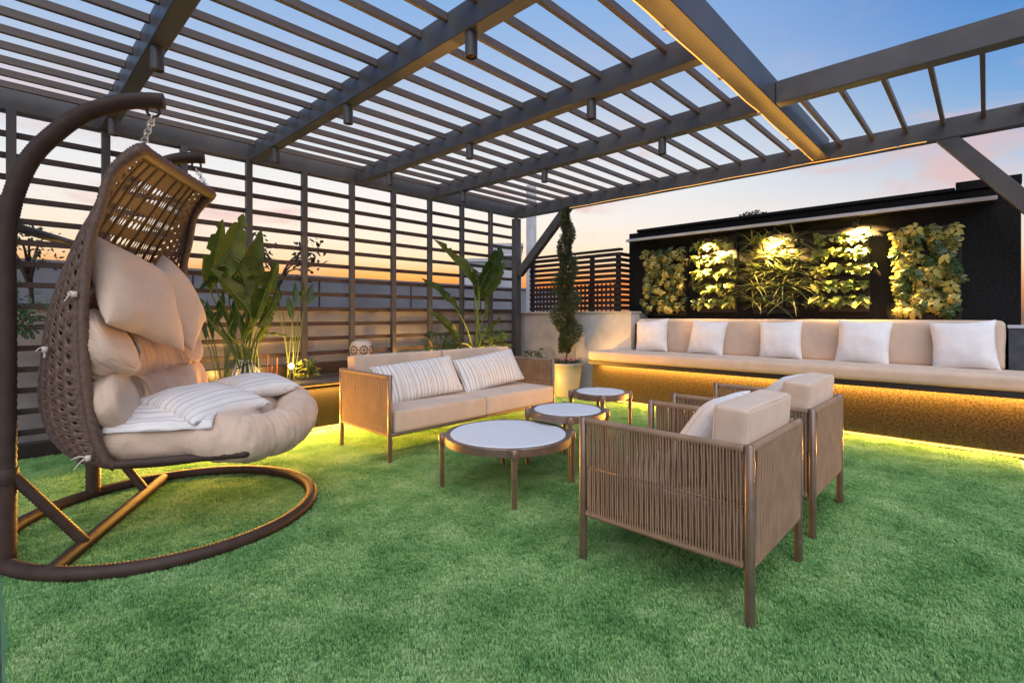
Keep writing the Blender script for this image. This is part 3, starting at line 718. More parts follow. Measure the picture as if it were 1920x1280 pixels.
# ------------------------------------------------------------------ nesting coffee tables
def table(c, r, h, label, a0, legs_r):
    th = thing('coffee_table', (c[0], c[1], 0), label, 'table', 'round nesting coffee tables')
    mb = MB(); mb.lathe([(0, h - .014), (r - .034, h - .014), (r - .034, h - .004), (r - .028, h), (r - .004, h), (r, h - .005), (r, h - .050), (r - .01, h - .054), (0, h - .054)], n=64)
    mb.build('rim', M['brnz'], th, smooth='auto', world=False)
    mb = MB(); mb.lathe([(0, h + .003), (r - .042, h + .003), (r - .037, h - .001), (r - .037, h - .0135)], n=64); mb.build('tabletop', M['stone'], th, smooth='auto', world=False)
    for q in range(4):
        a = a0 + q * math.pi / 2; x, y = legs_r * math.cos(a), legs_r * math.sin(a)
        lg = MB(); lg.lathe([(0, 0), (.0145, 0), (.0155, .004), (.0165, h - .058), (0, h - .056)], (x, y), 14); l_ = lg.build('leg', M['brnz'], th, smooth='auto', world=False)
        Mx = Matrix.Translation((x, y, 0)) @ Matrix.Rotation(a, 4, 'Z')
        cl_ = MB(); cl_.lathe([(0, h - .060), (.0215, h - .060), (.0225, h - .056), (.0225, h - .002), (.019, h + .003), (0, h + .003)], (x, y), 16)
        cl_.rbox(-.028, -.006, -.042, .042, h - .052, h - .0015, .004, Mx); link('leg_bracket', cl_.mesh('leg_bracket', M['brnz'], 'auto'), l_)
    return th
table((2.405, 2.335), .425, .362, 'largest and lowest round coffee table with white top', R(-41), .442)
table((3.02, 2.305), .288, .44, 'middle round coffee table, partly over the largest one', R(-48), .300)
table((3.70, 2.46), .245, .485, 'smallest and farthest round coffee table, near the planter pot', R(-52), .257)

# ------------------------------------------------------------------ hanging swing chair
OX, OY = .734, 3.383
ST = thing('swing_stand', (OX, OY, 0), 'dark wicker wrapped swing stand with two curved arms and a ring base', 'swing stand', rz=math.atan2(-.42, .9075))
def corr(P, r, n=12, k=.86, closed=False):
    return MB().tube(P, [r if i % 2 else r * k for i in range(len(P))], n, closed=closed)
RR = .725
ring = [(RR * math.cos(2 * math.pi * i / 560), RR * math.sin(2 * math.pi * i / 560), .036) for i in range(560)]
corr(ring, .035, 12, .85, True).build('base_ring', M['wickd'], ST, True, world=False)
def seg(a, b, step=.009):
    a, b = Vector(a), Vector(b); n = max(4, int((b - a).length / step)); return [a.lerp(b, i / n) for i in range(n + 1)]
uc = -.27; vc = math.sqrt(RR ** 2 - uc ** 2) - .02
corr(seg((uc - .05, -vc, .040), (uc + .05, vc, .040)), .032).build('cross_bar', M['wickd'], ST, True, world=False)
for sg in (-1, 1):
    v = .47 * sg; up = -.545
    prof = [(up, .045), (up, .4), (up, .8), (up, 1.2), (up, 1.48), (up + .025, 1.68), (up + .085, 1.86), (up + .175, 1.99), (up + .28, 2.095), (up + .42, 2.170), (up + .53, 2.198), (up + .60, 2.204)]
    P = catmull([(u, v, z) for u, z in prof], 24)
    po = corr(P, .039, 14, .93).build('curved_post', M['wickd'], ST, True, world=False)
    MB().lathe([(.041, .395), (.044, .40), (.044, .46), (.041, .465)], (up, v), 16).build('collar', M['wickd'], ST, True, world=False)
    corr(seg((up + .02, v * .99, .43), (uc - .0 + .02 * sg, v * .80, .05)), .026).build('brace', M['wickd'], ST, True, world=False)
    e = P[-1]
    rgp = [(e.x - .045 + .026 * math.cos(a * math.pi / 8), v, e.z - .055 + .026 * math.sin(a * math.pi / 8)) for a in range(16)]
    MB().tube(rgp, .0065, 8, closed=True, up=(0, 1, 0)).build('hook_ring', M['wickd'], ST, True, world=False)
MB().tube([(-.545, -.45, 1.56), (-.545, .45, 1.56)], .022, 12).build('tie_bar', M['steel'], ST, True, world=False)

BZ = .37; BA = R(-34)
BK = thing('hanging_basket', (OX, OY, BZ), 'double seat brown wicker basket hanging on chains from the swing stand', 'swing chair', rz=BA)
stn = [(-.015, 1.972, .02, 1.955, .46), (-.105, 1.85, -.08, 1.83, .485), (-.215, 1.67, -.125, 1.63, .505), (-.32, 1.49, -.16, 1.47, .515), (-.44, 1.2, -.175, 1.18, .53),
       (-.495, .92, -.165, .90, .535), (-.505, .72, -.145, .71, .535), (-.45, .55, -.12, .57, .53), (-.32, .44, -.09, .475, .52), (-.14, .40, -.055, .43, .50)]
SP = catmull([Vector((a, b, 0)) for a, b, c, d, w in stn], 10); SR = catmull([Vector((c, d, 0)) for a, b, c, d, w in stn], 10); SW = catmull([Vector((w, 0, 0)) for a, b, c, d, w in stn], 10)
def bas(s, tt):
    """s 0..1 from the top down the back to under the seat, tt 0..1 from the near rim round the back to the far rim"""
    i = max(0, min(len(SP) - 1.0001, s * (len(SP) - 1))); k = int(i); f = i - k
    b = SP[k].lerp(SP[k + 1], f); r = SR[k].lerp(SR[k + 1], f); w = SW[k].lerp(SW[k + 1], f).x
    x = 2 * tt - 1; ax = abs(x)
    # side wall for ax > .62, rounded corner, flat back
    ex = .5
    ph = ax * math.pi / 2
    vv = math.copysign(w * math.sin(ph) ** .80, x); dep = 1 - math.cos(ph) ** .74 if ph < math.pi / 2 - 1e-6 else 1
    p = b.lerp(r, dep)
    return Vector((p.x, vv, p.y - BZ))
def basw(s, tt, NS=80): return bas(s, tt)
wk = MB()
def holed(s0, s1, t0, t1, rs, rt, sides=8):
    cs, ct = (s0 + s1) / 2, (t0 + t1) / 2; hs, ht = (s1 - s0) / 2, (t1 - t0) / 2
    out = [(-1, -1), (-1, 0), (-1, 1), (0, 1), (1, 1), (1, 0), (1, -1), (0, -1)]
    O_ = [bas(cs + a * hs, ct + b * ht) for a, b in out]
    I_ = []
    for a, b in out:
        l = math.hypot(a, b); I_.append(bas(cs + a / l * hs * rs, ct + b / l * ht * rt))
    o = len(wk.v); wk.v += O_ + I_
    for q in range(8): wk.f.append((o + q, o + (q + 1) % 8, o + 8 + (q + 1) % 8, o + 8 + q))
def solid(s0, s1, t0, t1, n=1):
    o = len(wk.v); wk.v += [bas(s0, t0), bas(s0, t1), bas(s1, t1), bas(s1, t0)]; wk.f.append((o, o + 1, o + 2, o + 3))
# arc length table in tt so that cells keep one size
def tpos(L0, n, a, b): return [a + (b - a) * i / n for i in range(n + 1)]
NR = 34
side_t = [0, .020, .050, .085, .125, .175, .230, .29]          # seven columns of cells on each side
for r_ in range(NR):
    s0, s1 = r_ / NR, (r_ + 1) / NR
    for mir in (0, 1):
        for c in range(7):
            a, b = side_t[c], side_t[c + 1]
            if mir: a, b = 1 - b, 1 - a
            sh = (.5 / NR) if c % 2 else 0
            q0, q1 = s0 + sh, min(1, s1 + sh)
            if r_ == 0 and c % 2: solid(0, sh, a, b)
            if q1 - q0 < .4 / NR: continue
            if c == 0: solid(q0, q1, a, b)
            else: holed(q0, q1, a, b, .52, .50)
# back: solid ribs with rows of upright oval holes between
ribs = 7; tb0, tb1 = .29, .71; bw = (tb1 - tb0) / ribs
for i in range(ribs):
    a = tb0 + i * bw; rb = bw * .26
    NRB = 33
    for r_ in range(NRB):
        s0, s1 = r_ / NRB, (r_ + 1) / NRB
        solid(s0, s1, a, a + rb)
        n = 3; cw = (bw - rb) / n
        for q in range(n):
            if r_ < 2 or (r_ % 3 == 2): solid(s0, s1, a + rb + q * cw, a + rb + (q + 1) * cw)
            else: holed(s0, s1, a + rb + q * cw, a + rb + (q + 1) * cw, .92, .86)
import bmesh
def weld(o, d=.0015):
    bm = bmesh.new(); bm.from_mesh(o.data); bmesh.ops.remove_doubles(bm, verts=bm.verts, dist=d); bmesh.ops.recalc_face_normals(bm, faces=bm.faces); bm.to_mesh(o.data); bm.free()
shell = wk.build('woven_shell', M['wick'], BK, True, world=False); weld(shell)
md = shell.modifiers.new('thick', 'SOLIDIFY'); md.thickness = .005; md.offset = 0
# raised braid lines over the woven sides: crossing strands
br = MB()
for mir in (0, 1):
    for d_ in (1, -1):
        for k in range(-8, NR + 8):
            P = []
            for q in range(13):
                c = q / 12; tt = side_t[-1] * (1 - (1 - c) ** 1.0); s = (k + .25 + d_ * c * 3.5) / NR
                if 0.005 < s < .995: P.append(bas(s, 1 - tt if mir else tt))
            if len(P) > 2: br.tube(P, .0042, 5, cap=True)
o = br.build('braid', M['wick'], BK, True, world=False); o['kind'] = 'stuff'
for i in range(ribs + 1):                                # proud flat ribs down the back
    a = tb0 + i * bw + bw * .15
    if i == ribs: a = tb1 + bw * .1
    P = [bas(s / 60, a) + Vector((.004, 0, 0)) for s in range(0, 56)]
    MB().tube(P, .013, 8, ry=.004, up=(1, 0, 0)).build('rib', M['wickd'], BK, True, world=False)
loop = [bas(s / 40, .0) for s in range(40, 0, -1)] + [bas(.004, t_) + Vector((.022, 0, .0)) for t_ in (.10, .22, .36, .5, .64, .78, .90)] + [bas(s / 40, 1) for s in range(1, 41)]
loop = catmull(loop, 6); mL = len(loop)
MB().tube(loop, [(.024 + .014 * max(0, (p.z + BZ - 1.80) / .17)) * (1 if i % 2 else .84) for i, p in enumerate(loop)], 12).build('rim', M['wick'], BK, True, world=False)
# seat pan and its front lip
def pan(u, v):
    x = -.34 + u * .84; y = (v - .5) * 2 * (.505 - .05 * max(0, u - .5) - .9 * max(0, .32 - u)); fl = 1 - (2 * v - 1) ** 4
    bul = .045 * (1 - (2 * v - 1) ** 2) * u * u
    return Vector((x + bul, y, .435 + .02 * u - .055 * fl * math.sin(math.pi * min(1, u * 1.02)) - BZ))
pn = MB().grid(pan, 26, 22).build('seat_pan', M['wick'], BK, True, world=False)
md = pn.modifiers.new('thick', 'SOLIDIFY'); md.thickness = .02
lip = [pan(.32 + .68 * i / 60, 0) for i in range(61)] + [pan(1, i / 120) for i in range(1, 121)] + [pan(1 - .68 * i / 60, 1) for i in range(1, 61)]
corr(lip, .023, 10, .90).build('seat_rim', M['wickd'], BK, True, world=False)
# chains
ca, sa = math.cos(-(BA - ST.rotation_euler.z)), math.sin(-(BA - ST.rotation_euler.z))
for sg in (-1, 1):
    e = Vector((.01, .47 * sg, 2.125)); ll = Vector((e.x * ca - e.y * sa, e.x * sa + e.y * ca, e.z - BZ))
    tgt = bas(.012, .5 + .40 * sg) + Vector((.02, -.02 * sg, .03)); n = 7; dv = (tgt - ll) / n
    for i in range(n):
        c = ll + dv * (i + .5); Lk = dv.length * .66; ax = Vector((1, 0, 0)) if i % 2 else Vector((0, 1, 0))
        Q = []
        for a in range(14):
            an = 2 * math.pi * a / 14; Q.append(c + dv.normalized() * (Lk * math.sin(an)) + ax * (.0145 * math.cos(an)))
        MB().tube(Q, .0046, 6, closed=True, up=(1, 1, .2)).build('chain_link', M['chain'], BK, True, world=False)

# swing cushion: tufted seat, back and front rolls
CU = thing('swing_cushion', (OX, OY, BZ), 'thick tufted sand coloured cushion filling the wicker swing basket', 'cushion', rz=BA)
def roll(path, ra, rb, tufts, seed, up, n=22, ends=.55, steps=14, depth=.10, el=.10):
    P = catmull(path, steps); m = len(P); mb = MB(); rings = []; ref = Vector(up)
    for i, p in enumerate(P):
        tg = (P[min(i + 1, m - 1)] - P[max(i - 1, 0)]).normalized(); a = (ref - tg * ref.dot(tg)).normalized(); b = tg.cross(a)
        s = i / (m - 1); e = min(1, s / el, (1 - s) / el); en = math.sqrt(max(.02, 1 - (1 - e) ** 2))
        tf = 1 - depth * (1 - abs(math.sin(math.pi * tufts * s)) ** .55)
        row = []
        for j in range(n):
            an = 2 * math.pi * j / n
            dr = a * math.cos(an) * ra + b * math.sin(an) * rb
            q = p * 6 + dr * 9 + Vector((seed, 0, seed)); w = 1 + .07 * noise.noise(q) + .035 * noise.noise(q * 2.6)
            # small creases near the tuft lines
            cr = 1 - .10 * max(0, noise.noise(Vector((s * tufts * 7, an * 1.1, seed)))) - .05 * max(0, noise.noise(Vector((s * tufts * 15, an * 1.6, seed + 4))))
            row.append(p + dr * (ends + (1 - ends) * en) * en ** .35 * tf * w * cr)
        rings.append(row)
    vs = [v - Vector((0, 0, BZ)) for r_ in rings for v in r_]; fs = []
    for i in range(m - 1):
        for j in range(n): fs.append((i * n + j, i * n + (j + 1) % n, (i + 1) * n + (j + 1) % n, (i + 1) * n + j))
    c0 = len(vs); vs.append(P[0] - Vector((0, 0, BZ))); vs.append(P[-1] - Vector((0, 0, BZ)))
    for j in range(n): fs.append((c0, (j + 1) % n, j)); fs.append((c0 + 1, (m - 1) * n + j, (m - 1) * n + (j + 1) % n))
    mb.add(vs, fs); return mb
seat = rounded(.80, .98, .20, .085, (.0, .0, .035), (16, 18, 5), .022, 4)
xform(seat, Matrix.Translation((.11, 0, .535 - BZ)) @ Matrix.Rotation(R(2), 4, 'Y')).build('seat_pad', M['sand'], CU, True, world=False)
roll([(.20, -.43, .54), (.42, -.40, .505), (.575, -.24, .50), (.63, 0, .515), (.60, .24, .545), (.50, .40, .57), (.24, .44, .58)], .125, .125, 7, 2.2, (0, 0, 1), steps=34, depth=.10, ends=.35, el=.22, n=36).build('front_roll', M['sand'], CU, True, world=False)
roll([(-.09, -.385, 1.045), (-.16, -.375, 1.0), (-.26, -.25, .925), (-.30, 0, .885), (-.25, .25, .925), (-.15, .375, .985), (-.09, .385, 1.02)], .185, .16, 7, 5.1, (0, 0, 1), steps=30, depth=.09, ends=.55, el=.10, n=40).build('back_roll', M['sand'], CU, True, world=False)
roll([(-.05, -.38, .735), (-.11, -.37, .725), (-.21, -.25, .71), (-.24, 0, .70), (-.19, .25, .71), (-.08, .37, .725), (-.02, .385, .735)], .145, .17, 6, 8.4, (0, 0, 1), steps=30, depth=.06, ends=.45, el=.10, n=40).build('lumbar_roll', M['sand'], CU, True, world=False)
def tie(p, d):
    mb = MB(); p = Vector(p)
    for k in range(4):
        q = Vector(d) * rnd(.03, .055) + Vector((rnd(-.02, .02), rnd(-.015, .015), rnd(-.045, .005)))
        mb.tube(catmull([p, p + q * .5 + Vector((0, 0, .012)), p + q], 5), .0045, 6, ry=.0025)
    mb.tube([p + Vector((0, 0, -.012)), p + Vector((0, 0, .014))], .012, 8)
    mb.build('tie', M['tie'], CU, True, world=False)
for (s, tt) in ((.42, .012), (.52, .13), (.86, .03)):
    p = bas(s, tt); tie(p + Vector((.0, -.028, 0)), (-.4, -.3, 0) if s < .8 else (-1.2, -.3, 0))
p = bas(.36, .985); tie(p + Vector((.02, -.02, 0)), (.3, -.5, 0))
# pillows in the swing
BM = Matrix.Translation((OX, OY, 0)) @ Matrix.Rotation(BA, 4, 'Z')
pillow_obj('pillow', (.56, .52, .20), BM @ frame((-.09, -.215, 1.255), (.22, .93, -.30), (.90, -.1, .40)), M['sand'], 'large plain sand pillow on the left of the swing back', group='plain swing pillows', seed=21, wr=.014)
pillow_obj('pillow', (.50, .50, .20), BM @ frame((-.09, .235, 1.24), (-.2, .90, .34), (.90, .1, .40)), M['sand'], 'large plain sand pillow on the right of the swing back', group='plain swing pillows', seed=34, wr=.014)
pillow_obj('pillow', (.47, .47, .16), BM @ frame((.22, -.20, .675), (.55, .83, .06), (.10, -.16, .98)), M['stry'], 'white striped pillow lying flat at the near side of the swing seat', group='striped swing pillows', seed=41, wr=.010)
pillow_obj('pillow', (.39, .39, .14), BM @ frame((.36, .25, .705), (.75, .65, .02), (.10, -.05, .98)), M['stry'], 'grey striped pillow lying at the far side of the swing seat', group='striped swing pillows', seed=55, wr=.010)
# flat striped cloth hanging from the near pillow over the seat edge
def cloth(u, v):
    x = -.14 + .47 * u + .03 * v; d = v * .285
    if d < .17: y = -.25 - d; z = .690 - .05 * (d / .17) ** 2
    else:
        a = min(1.45, (d - .17) / .105); y = -.42 - .092 * math.sin(a); z = .640 - .092 * (1 - math.cos(a)) - max(0, (d - .17) - 1.45 * .105)
    z += .005 * noise.noise(Vector((u * 6, v * 4, 2))); y -= .006 * math.sin(u * 11 + v * 3) * v
    return Vector((x, y, z - BZ))
o = MB().grid(cloth, 24, 16).build('throw_cloth', M['stry'], None, True); o.matrix_world = Matrix.Translation((OX, OY, BZ)) @ Matrix.Rotation(BA, 4, 'Z')
md = o.modifiers.new('thick', 'SOLIDIFY'); md.thickness = .006
tag(o, 'flat white striped cloth draped over the near edge of the swing seat', 'cloth')

# ------------------------------------------------------------------ plants
def leaf_mesh(name, m, nu=12, nv=6, wfn=None, fold=.25, droop=.25, wave=.0, tears=0, seed=0, width=.3):
    rq = random.Random(seed); mb = MB()
    tear = [rq.uniform(.35, .92) for _ in range(tears)]
    def fn(u, v):
        s = 2 * v - 1; w = (wfn(u) if wfn else math.sin(math.pi * min(1, u * .97 + .03)) ** .75) * width / 2
        x = u; y = s * w; z = abs(s) * w * fold - droop * u * u * .5 + wave * math.sin(u * 17 + seed) * abs(s) * w
        for tq in tear:
            if abs(u - tq) < .03 and abs(s) > .3 and (s > 0) == (int(tq * 97) % 2 == 0): y *= 1 - .75 * (abs(s) - .3); z -= .02
        return Vector((x, y, z))
    mb.grid(fn, nu, nv); return mb.mesh(name, m, True)
BANW = lambda u: (min(1, u / .22) ** .6) * (1 - max(0, (u - .35) / .65) ** 2.2) ** .8 if u < 1 else 0.02
ban_me = [leaf_mesh('leaf', M['ban'], 40, 8, BANW, (.42, .75, .3, .6)[k], .16 + .14 * k, .14, 2 + k * 2, k, .40) for k in range(4)]
def strelitzia(name, label, foot, leaves, group=None):
    """leaves: (base px, tip px, Y plane of base, Y plane of tip, width factor, normal)"""
    th = thing(name, foot, label, 'plant', group)
    for i, (b, t_, yb, yt, wf, nrm) in enumerate(leaves):
        B = at_y(*b, yb) - Vector(foot); T = at_y(*t_, yt) - Vector(foot); d = T - B; L = d.length
        Mx = frame(B, d, nrm) @ Matrix.Diagonal((L, L * wf * (.70 if group is None else .74), L, 1)); link('leaf', ban_me[i % 4], th, Mx)
        f0 = Vector((rnd(-.09, .09), rnd(-.07, .07), 0)); mid = f0.lerp(B, .55) + Vector((0, 0, .08))
        P = catmull([f0, mid, B, B + d * .5], 8); 
        k = len(P); MB().tube(P, [.013 - .0095 * q / k for q in range(k)], 7).build('stem', M['bans'], th, True, world=False)
    return th
V_ = Vector
def leaf_ribs(m, sc, st):
    t = m.node_tree; c = t.nodes.new('ShaderNodeTexCoord'); mpn = t.nodes.new('ShaderNodeMapping'); mpn.inputs['Rotation'].default_value = (0, 0, .25)
    w = t.nodes.new('ShaderNodeTexWave'); w.inputs['Scale'].default_value = sc; w.inputs['Distortion'].default_value = 1.5; w.inputs['Detail'].default_value = 3
    t.links.new(c.outputs['Object'], mpn.inputs[0]); t.links.new(mpn.outputs[0], w.inputs[0]); bp = t.nodes.new('ShaderNodeBump'); bp.inputs['Strength'].default_value = st; bp.inputs['Distance'].default_value = .02
    t.links.new(w.outputs['Fac'], bp.inputs['Height']); t.links.new(bp.outputs[0], t.nodes['Principled BSDF'].inputs['Normal'])
leaf_ribs(M['ban'], 9, .5)
strelitzia('bird_of_paradise', 'tall bird of paradise plant with broad leaves beside the swing chair', tuple(at_y(470, 690, 5.15).xy) + (.49,), [
    ((405, 530), (462, 398), 5.0, 5.1, 1.0, (.2, -1, .3)), ((395, 545), (415, 408), 5.3, 5.25, .85, (-.4, -1, .1)), ((430, 560), (505, 435), 5.1, 5.0, 1.1, (.3, -1, .2)),
    ((425, 500), (378, 540), 5.0, 4.95, 1.0, (.2, -1, .4)), ((470, 590), (400, 500), 4.95, 4.9, 1.2, (.4, -1, .3)), ((480, 600), (520, 485), 4.95, 4.95, .95, (-.5, -1, .1)),
    ((460, 570), (500, 480), 5.1, 5.1, 1.1, (.3, -1, .3)), ((485, 615), (528, 545), 4.9, 4.85, 1.0, (.3, -.8, .5)), ((490, 628), (541, 627), 4.9, 4.85, .6, (.0, -.4, 1)),
    ((465, 560), (440, 470), 5.0, 5.0, 1.1, (.4, -1, .2)), ((400, 610), (425, 545), 5.05, 5.05, .8, (.2, -1, .3)), ((455, 640), (485, 570), 5.0, 5.0, .9, (-.3, -1, .3)),
    ((392, 600), (372, 570), 5.1, 5.1, .8, (.3, -1, .3)), ((478, 640), (515, 580), 5.05, 5.05, .8, (.3, -1, .3)), ((428, 625), (445, 575), 4.95, 4.9, .9, (.3, -1, .4)), ((375, 560), (358, 640), 5.2, 5.2, .8, (.3, -1, .3))])
strelitzia('bird_of_paradise', 'bird of paradise plant with upright leaves behind the sofa', tuple(at_y(895, 665, 5.15).xy) + (.49,), [
    ((896, 545), (822, 444), 5.0, 4.95, .72, (.6, -1, .2)), ((900, 540), (945, 455), 5.15, 5.2, .9, (-.5, -1, .1)), ((862, 590), (811, 514), 5.0, 4.9, .9, (.5, -1, .4)),
    ((882, 500), (902, 545), 5.0, 4.9, 1.3, (.4, -1, .4)), ((900, 560), (951, 488), 5.2, 5.25, .8, (-.2, -1, .2)), ((856, 640), (814, 578), 5.0, 4.95, .8, (.5, -1, .4)),
    ((905, 600), (921, 540), 5.1, 5.1, .8, (.4, -1, .2)), ((908, 628), (944, 588), 5.0, 4.95, .5, (.1, -.7, .7)), ((870, 655), (852, 632), 4.95, 4.9, .6, (.3, -1, .4)),
    ((890, 560), (925, 475), 5.2, 5.2, .7, (-.6, -1, .1))])
slim = leaf_mesh('leaf', M['bush'], 10, 4, None, .35, .2, 0, 0, 5, .30)
def slim_plant(name, label, foot, pts, Y, me, wf, stem_r=.006, mstem=None):
    th = thing(name, foot, label, 'plant')
    for (b, t_) in pts:
        B = at_y(*b, Y + rnd(-.05, .05)) - Vector(foot); T = at_y(*t_, Y + rnd(-.08, .08)) - Vector(foot); d = T - B
        Mx = frame(B, d, (rnd(-.5, .5), -1, .3)) @ Matrix.Diagonal((d.length, d.length * wf, d.length, 1)); link('leaf', me, th, Mx)
        f0 = Vector((rnd(-.04, .04), rnd(-.04, .04), 0)); P = catmull([f0, f0.lerp(B, .6) + Vector((0, 0, .04)), B, B + d * .6], 6); k = len(P)
        MB().tube(P, [stem_r * (1 - .6 * q / k) for q in range(k)], 6).build('stem', mstem or M['bans'], th, True, world=False)
    return th
slim_plant('slim_plant', 'slender plant with narrow upright leaves left of the ceramic lantern', tuple(at_y(546, 690, 5.2).xy) + (.49,),
           [((552, 572), (556, 528)), ((563, 570), (572, 528)), ((574, 566), (588, 530)), ((573, 572), (596, 553)), ((527, 562), (517, 532)), ((520, 578), (510, 560)), ((548, 600), (540, 555))], 5.2, slim, .9)
def bush(name, label, c, rx, ry, rz_, n, m, lsize, group=None, up=.5, cat='shrub'):
    th = thing(name, c, label, cat, group); me = [leaf_mesh('leaf', m, 6, 4, None, .3, .35, 0, 0, q, .62) for q in range(2)]
    for i in range(n):
        a = rnd(0, 6.283); q = rnd(.15, 1) ** .6; z = rnd(.1, 1); B = Vector((rx * q * math.cos(a) * .8, ry * q * math.sin(a) * .8, rz_ * z))
        d = Vector((math.cos(a), math.sin(a), rnd(-.3, up))); L = lsize * rnd(.7, 1.3)
        link('leaf', me[i % 2], th, frame(B, d, (rnd(-.3, .3), rnd(-.6, .1), 1)) @ Matrix.Diagonal((L, L, L, 1)))
    mb = MB()
    for i in range(max(5, n // 6)):
        a = rnd(0, 6.283); q = rnd(.2, .8); mb.tube(catmull([(0, 0, 0), (rx * q * .4 * math.cos(a), ry * q * .4 * math.sin(a), rz_ * .5), (rx * q * math.cos(a), ry * q * math.sin(a), rz_ * .95)], 4), .004, 5)
    mb.build('stem', M['bush'], th, True, world=False); return th
c = at_y(828, 662, 5.1); bush('leafy_shrub', 'dark green leafy shrub left of the plant behind the sofa', (c.x, 5.1, .49), .30, .18, .46, 95, M['bush'], .11)
c = at_y(925, 662, 5.05); bush('leafy_shrub', 'brightly lit lime green shrub behind the right half of the sofa', (c.x, 5.05, .49), .24, .16, .47, 90, M['lime'], .125)
c = at_y(578, 698, 5.0); bush('fern', 'small lit feathery fern at the planter edge by the glowing lamp', (c.x, 5.0, .49), .12, .10, .22, 90, M['lime'], .04, cat='fern')
c = at_y(1005, 668, 5.0); bush('fern', 'low green plant at the right end of the planter behind the sofa arm', (c.x, 5.1, .49), .22, .12, .12, 40, M['bush'], .08, cat='plant')
c = at_y(415, 690, 5.2); 
slim_plant('reed_clump', 'clump of thin pale reeds lit from below beside the swing cushion', (c.x, 5.2, .49),
           [((385 + 9 * i + rnd(-8, 8), 630 + rnd(-25, 20)), (372 + 11 * i + rnd(-22, 22), 585 + rnd(-30, 25))) for i in range(11)], 5.15, slim, .45, .005)
# little tree at the far left
t = thing('potted_tree', (at_y(0, 700, 5.25).x, 5.25, .02), 'small bushy green tree at the far left behind the swing post', 'tree')
tc_ = Vector(t.location)
MB().tube(catmull([(0, 0, 0), (.02, 0, .4), (-.03, .02, .8), (.05, 0, 1.05)], 6), .02, 8).build('trunk', M['bark'], t, True, world=False)
lm = leaf_mesh('leaf', M['bush'], 5, 3, None, .3, .3, 0, 0, 2, .5)
for (px, py, r_) in ((-20, 560, .20), (30, 565, .18), (58, 585, .12), (15, 605, .16), (-30, 620, .18), (45, 612, .10)):
    cc = at_y(px, py, 5.25) - tc_
    for i in range(42):
        d = Vector((rnd(-1, 1), rnd(-1, 1), rnd(-.7, .9))).normalized(); L = rnd(.035, .06)
        link('leaf', lm, t, frame(cc + d * r_ * rnd(.3, 1), d + Vector((0, 0, -.2)), (rnd(-.4, .4), -.5, 1)) @ Matrix.Diagonal((L, L, L, 1)))
    MB().tube(catmull([(0, 0, .75), cc * .6 + Vector((0, 0, .35)), cc], 5), .008, 6).build('branch', M['bark'], t, True, world=False)
# trees beyond the wall
def far_tree(label, px, py, Y, r_, n, leaf, base_z=-2, spread=(1, 1, .7)):
    c = at_y(px, py, Y); th = thing('far_tree', (c.x, c.y, base_z), label, 'tree', None); h = c.z - base_z
    mb = MB(); mb.tube(catmull([(0, 0, 0), (.05, 0, h * .5), (0, 0, h - r_ * .2)], 5), [.05 - .0035 * q for q in range(11)], 7)
    tips = []
    for i in range(9):
        a = rnd(0, 6.283); e = Vector((math.cos(a) * r_ * spread[0], math.sin(a) * r_ * spread[1], h + rnd(-.6, .9) * r_ * spread[2])) * 1
        mb.tube(catmull([(0, 0, h - r_ * 1.1), (e.x * .4, e.y * .4, (h - r_ * .5 + e.z) / 2), e], 4), [.018 - .0016 * q for q in range(9)], 5); tips.append(e)
    mb.build('trunk', M['bark'], th, True, world=False)
    cr = MB(); u = leaf
    for i in range(n):
        e = random.choice(tips); q = e + Vector((rnd(-1, 1), rnd(-1, 1), rnd(-1, 1))) * r_ * .36
        d = Vector((rnd(-1, 1), rnd(-1, 1), rnd(-.5, 1))).normalized(); F_ = frame(q, d, (rnd(-1, 1), rnd(-1, 1), rnd(.2, 1))); L = u * rnd(.6, 1.3)
        cr.add([F_ @ V_((0, 0, 0)), F_ @ V_((L * .5, L * .22, 0)), F_ @ V_((L, 0, 0)), F_ @ V_((L * .5, -L * .22, 0))], [(0, 1, 2, 3)])
    o = cr.build('crown', M['far'], th, False, world=False); o['kind'] = 'stuff'; return th
far_tree('sparse little tree beyond the wall at the far left, seen between the fence slats', 55, 468, 6.8, .32, 260, .05)
far_tree('sparse branching tree beyond the fence right of the broad leaved plant', 518, 482, 6.9, .42, 200, .10)
p = at_x(1412, 405, 12); th = thing('far_tree', (12, p.y, -4), 'dark treetop showing above the black wall', 'tree'); hh = p.z + 4
MB().tube([(0, 0, 0), (0, .05, hh)], .08, 8).build('trunk', M['bark'], th, True, world=False)
cr = MB()
for i in range(1500):
    d = Vector((rnd(-1, 1), rnd(-1, 1), rnd(-1, 1)));
    if d.length > 1: continue
    q = Vector((d.x * .32, d.y * .36, hh + d.z * .2 - .1)); q *= 1; dd = Vector((rnd(-1, 1), rnd(-1, 1), rnd(-.4, 1))).normalized(); F_ = frame(q, dd, (rnd(-1, 1), rnd(-1, 1), 1)); L = rnd(.05, .10)
    cr.add([F_ @ V_((0, 0, 0)), F_ @ V_((L * .5, L * .25, 0)), F_ @ V_((L, 0, 0)), F_ @ V_((L * .5, -L * .25, 0))], [(0, 1, 2, 3)])
o = cr.build('crown', M['far'], th, False, world=False); o['kind'] = 'stuff'

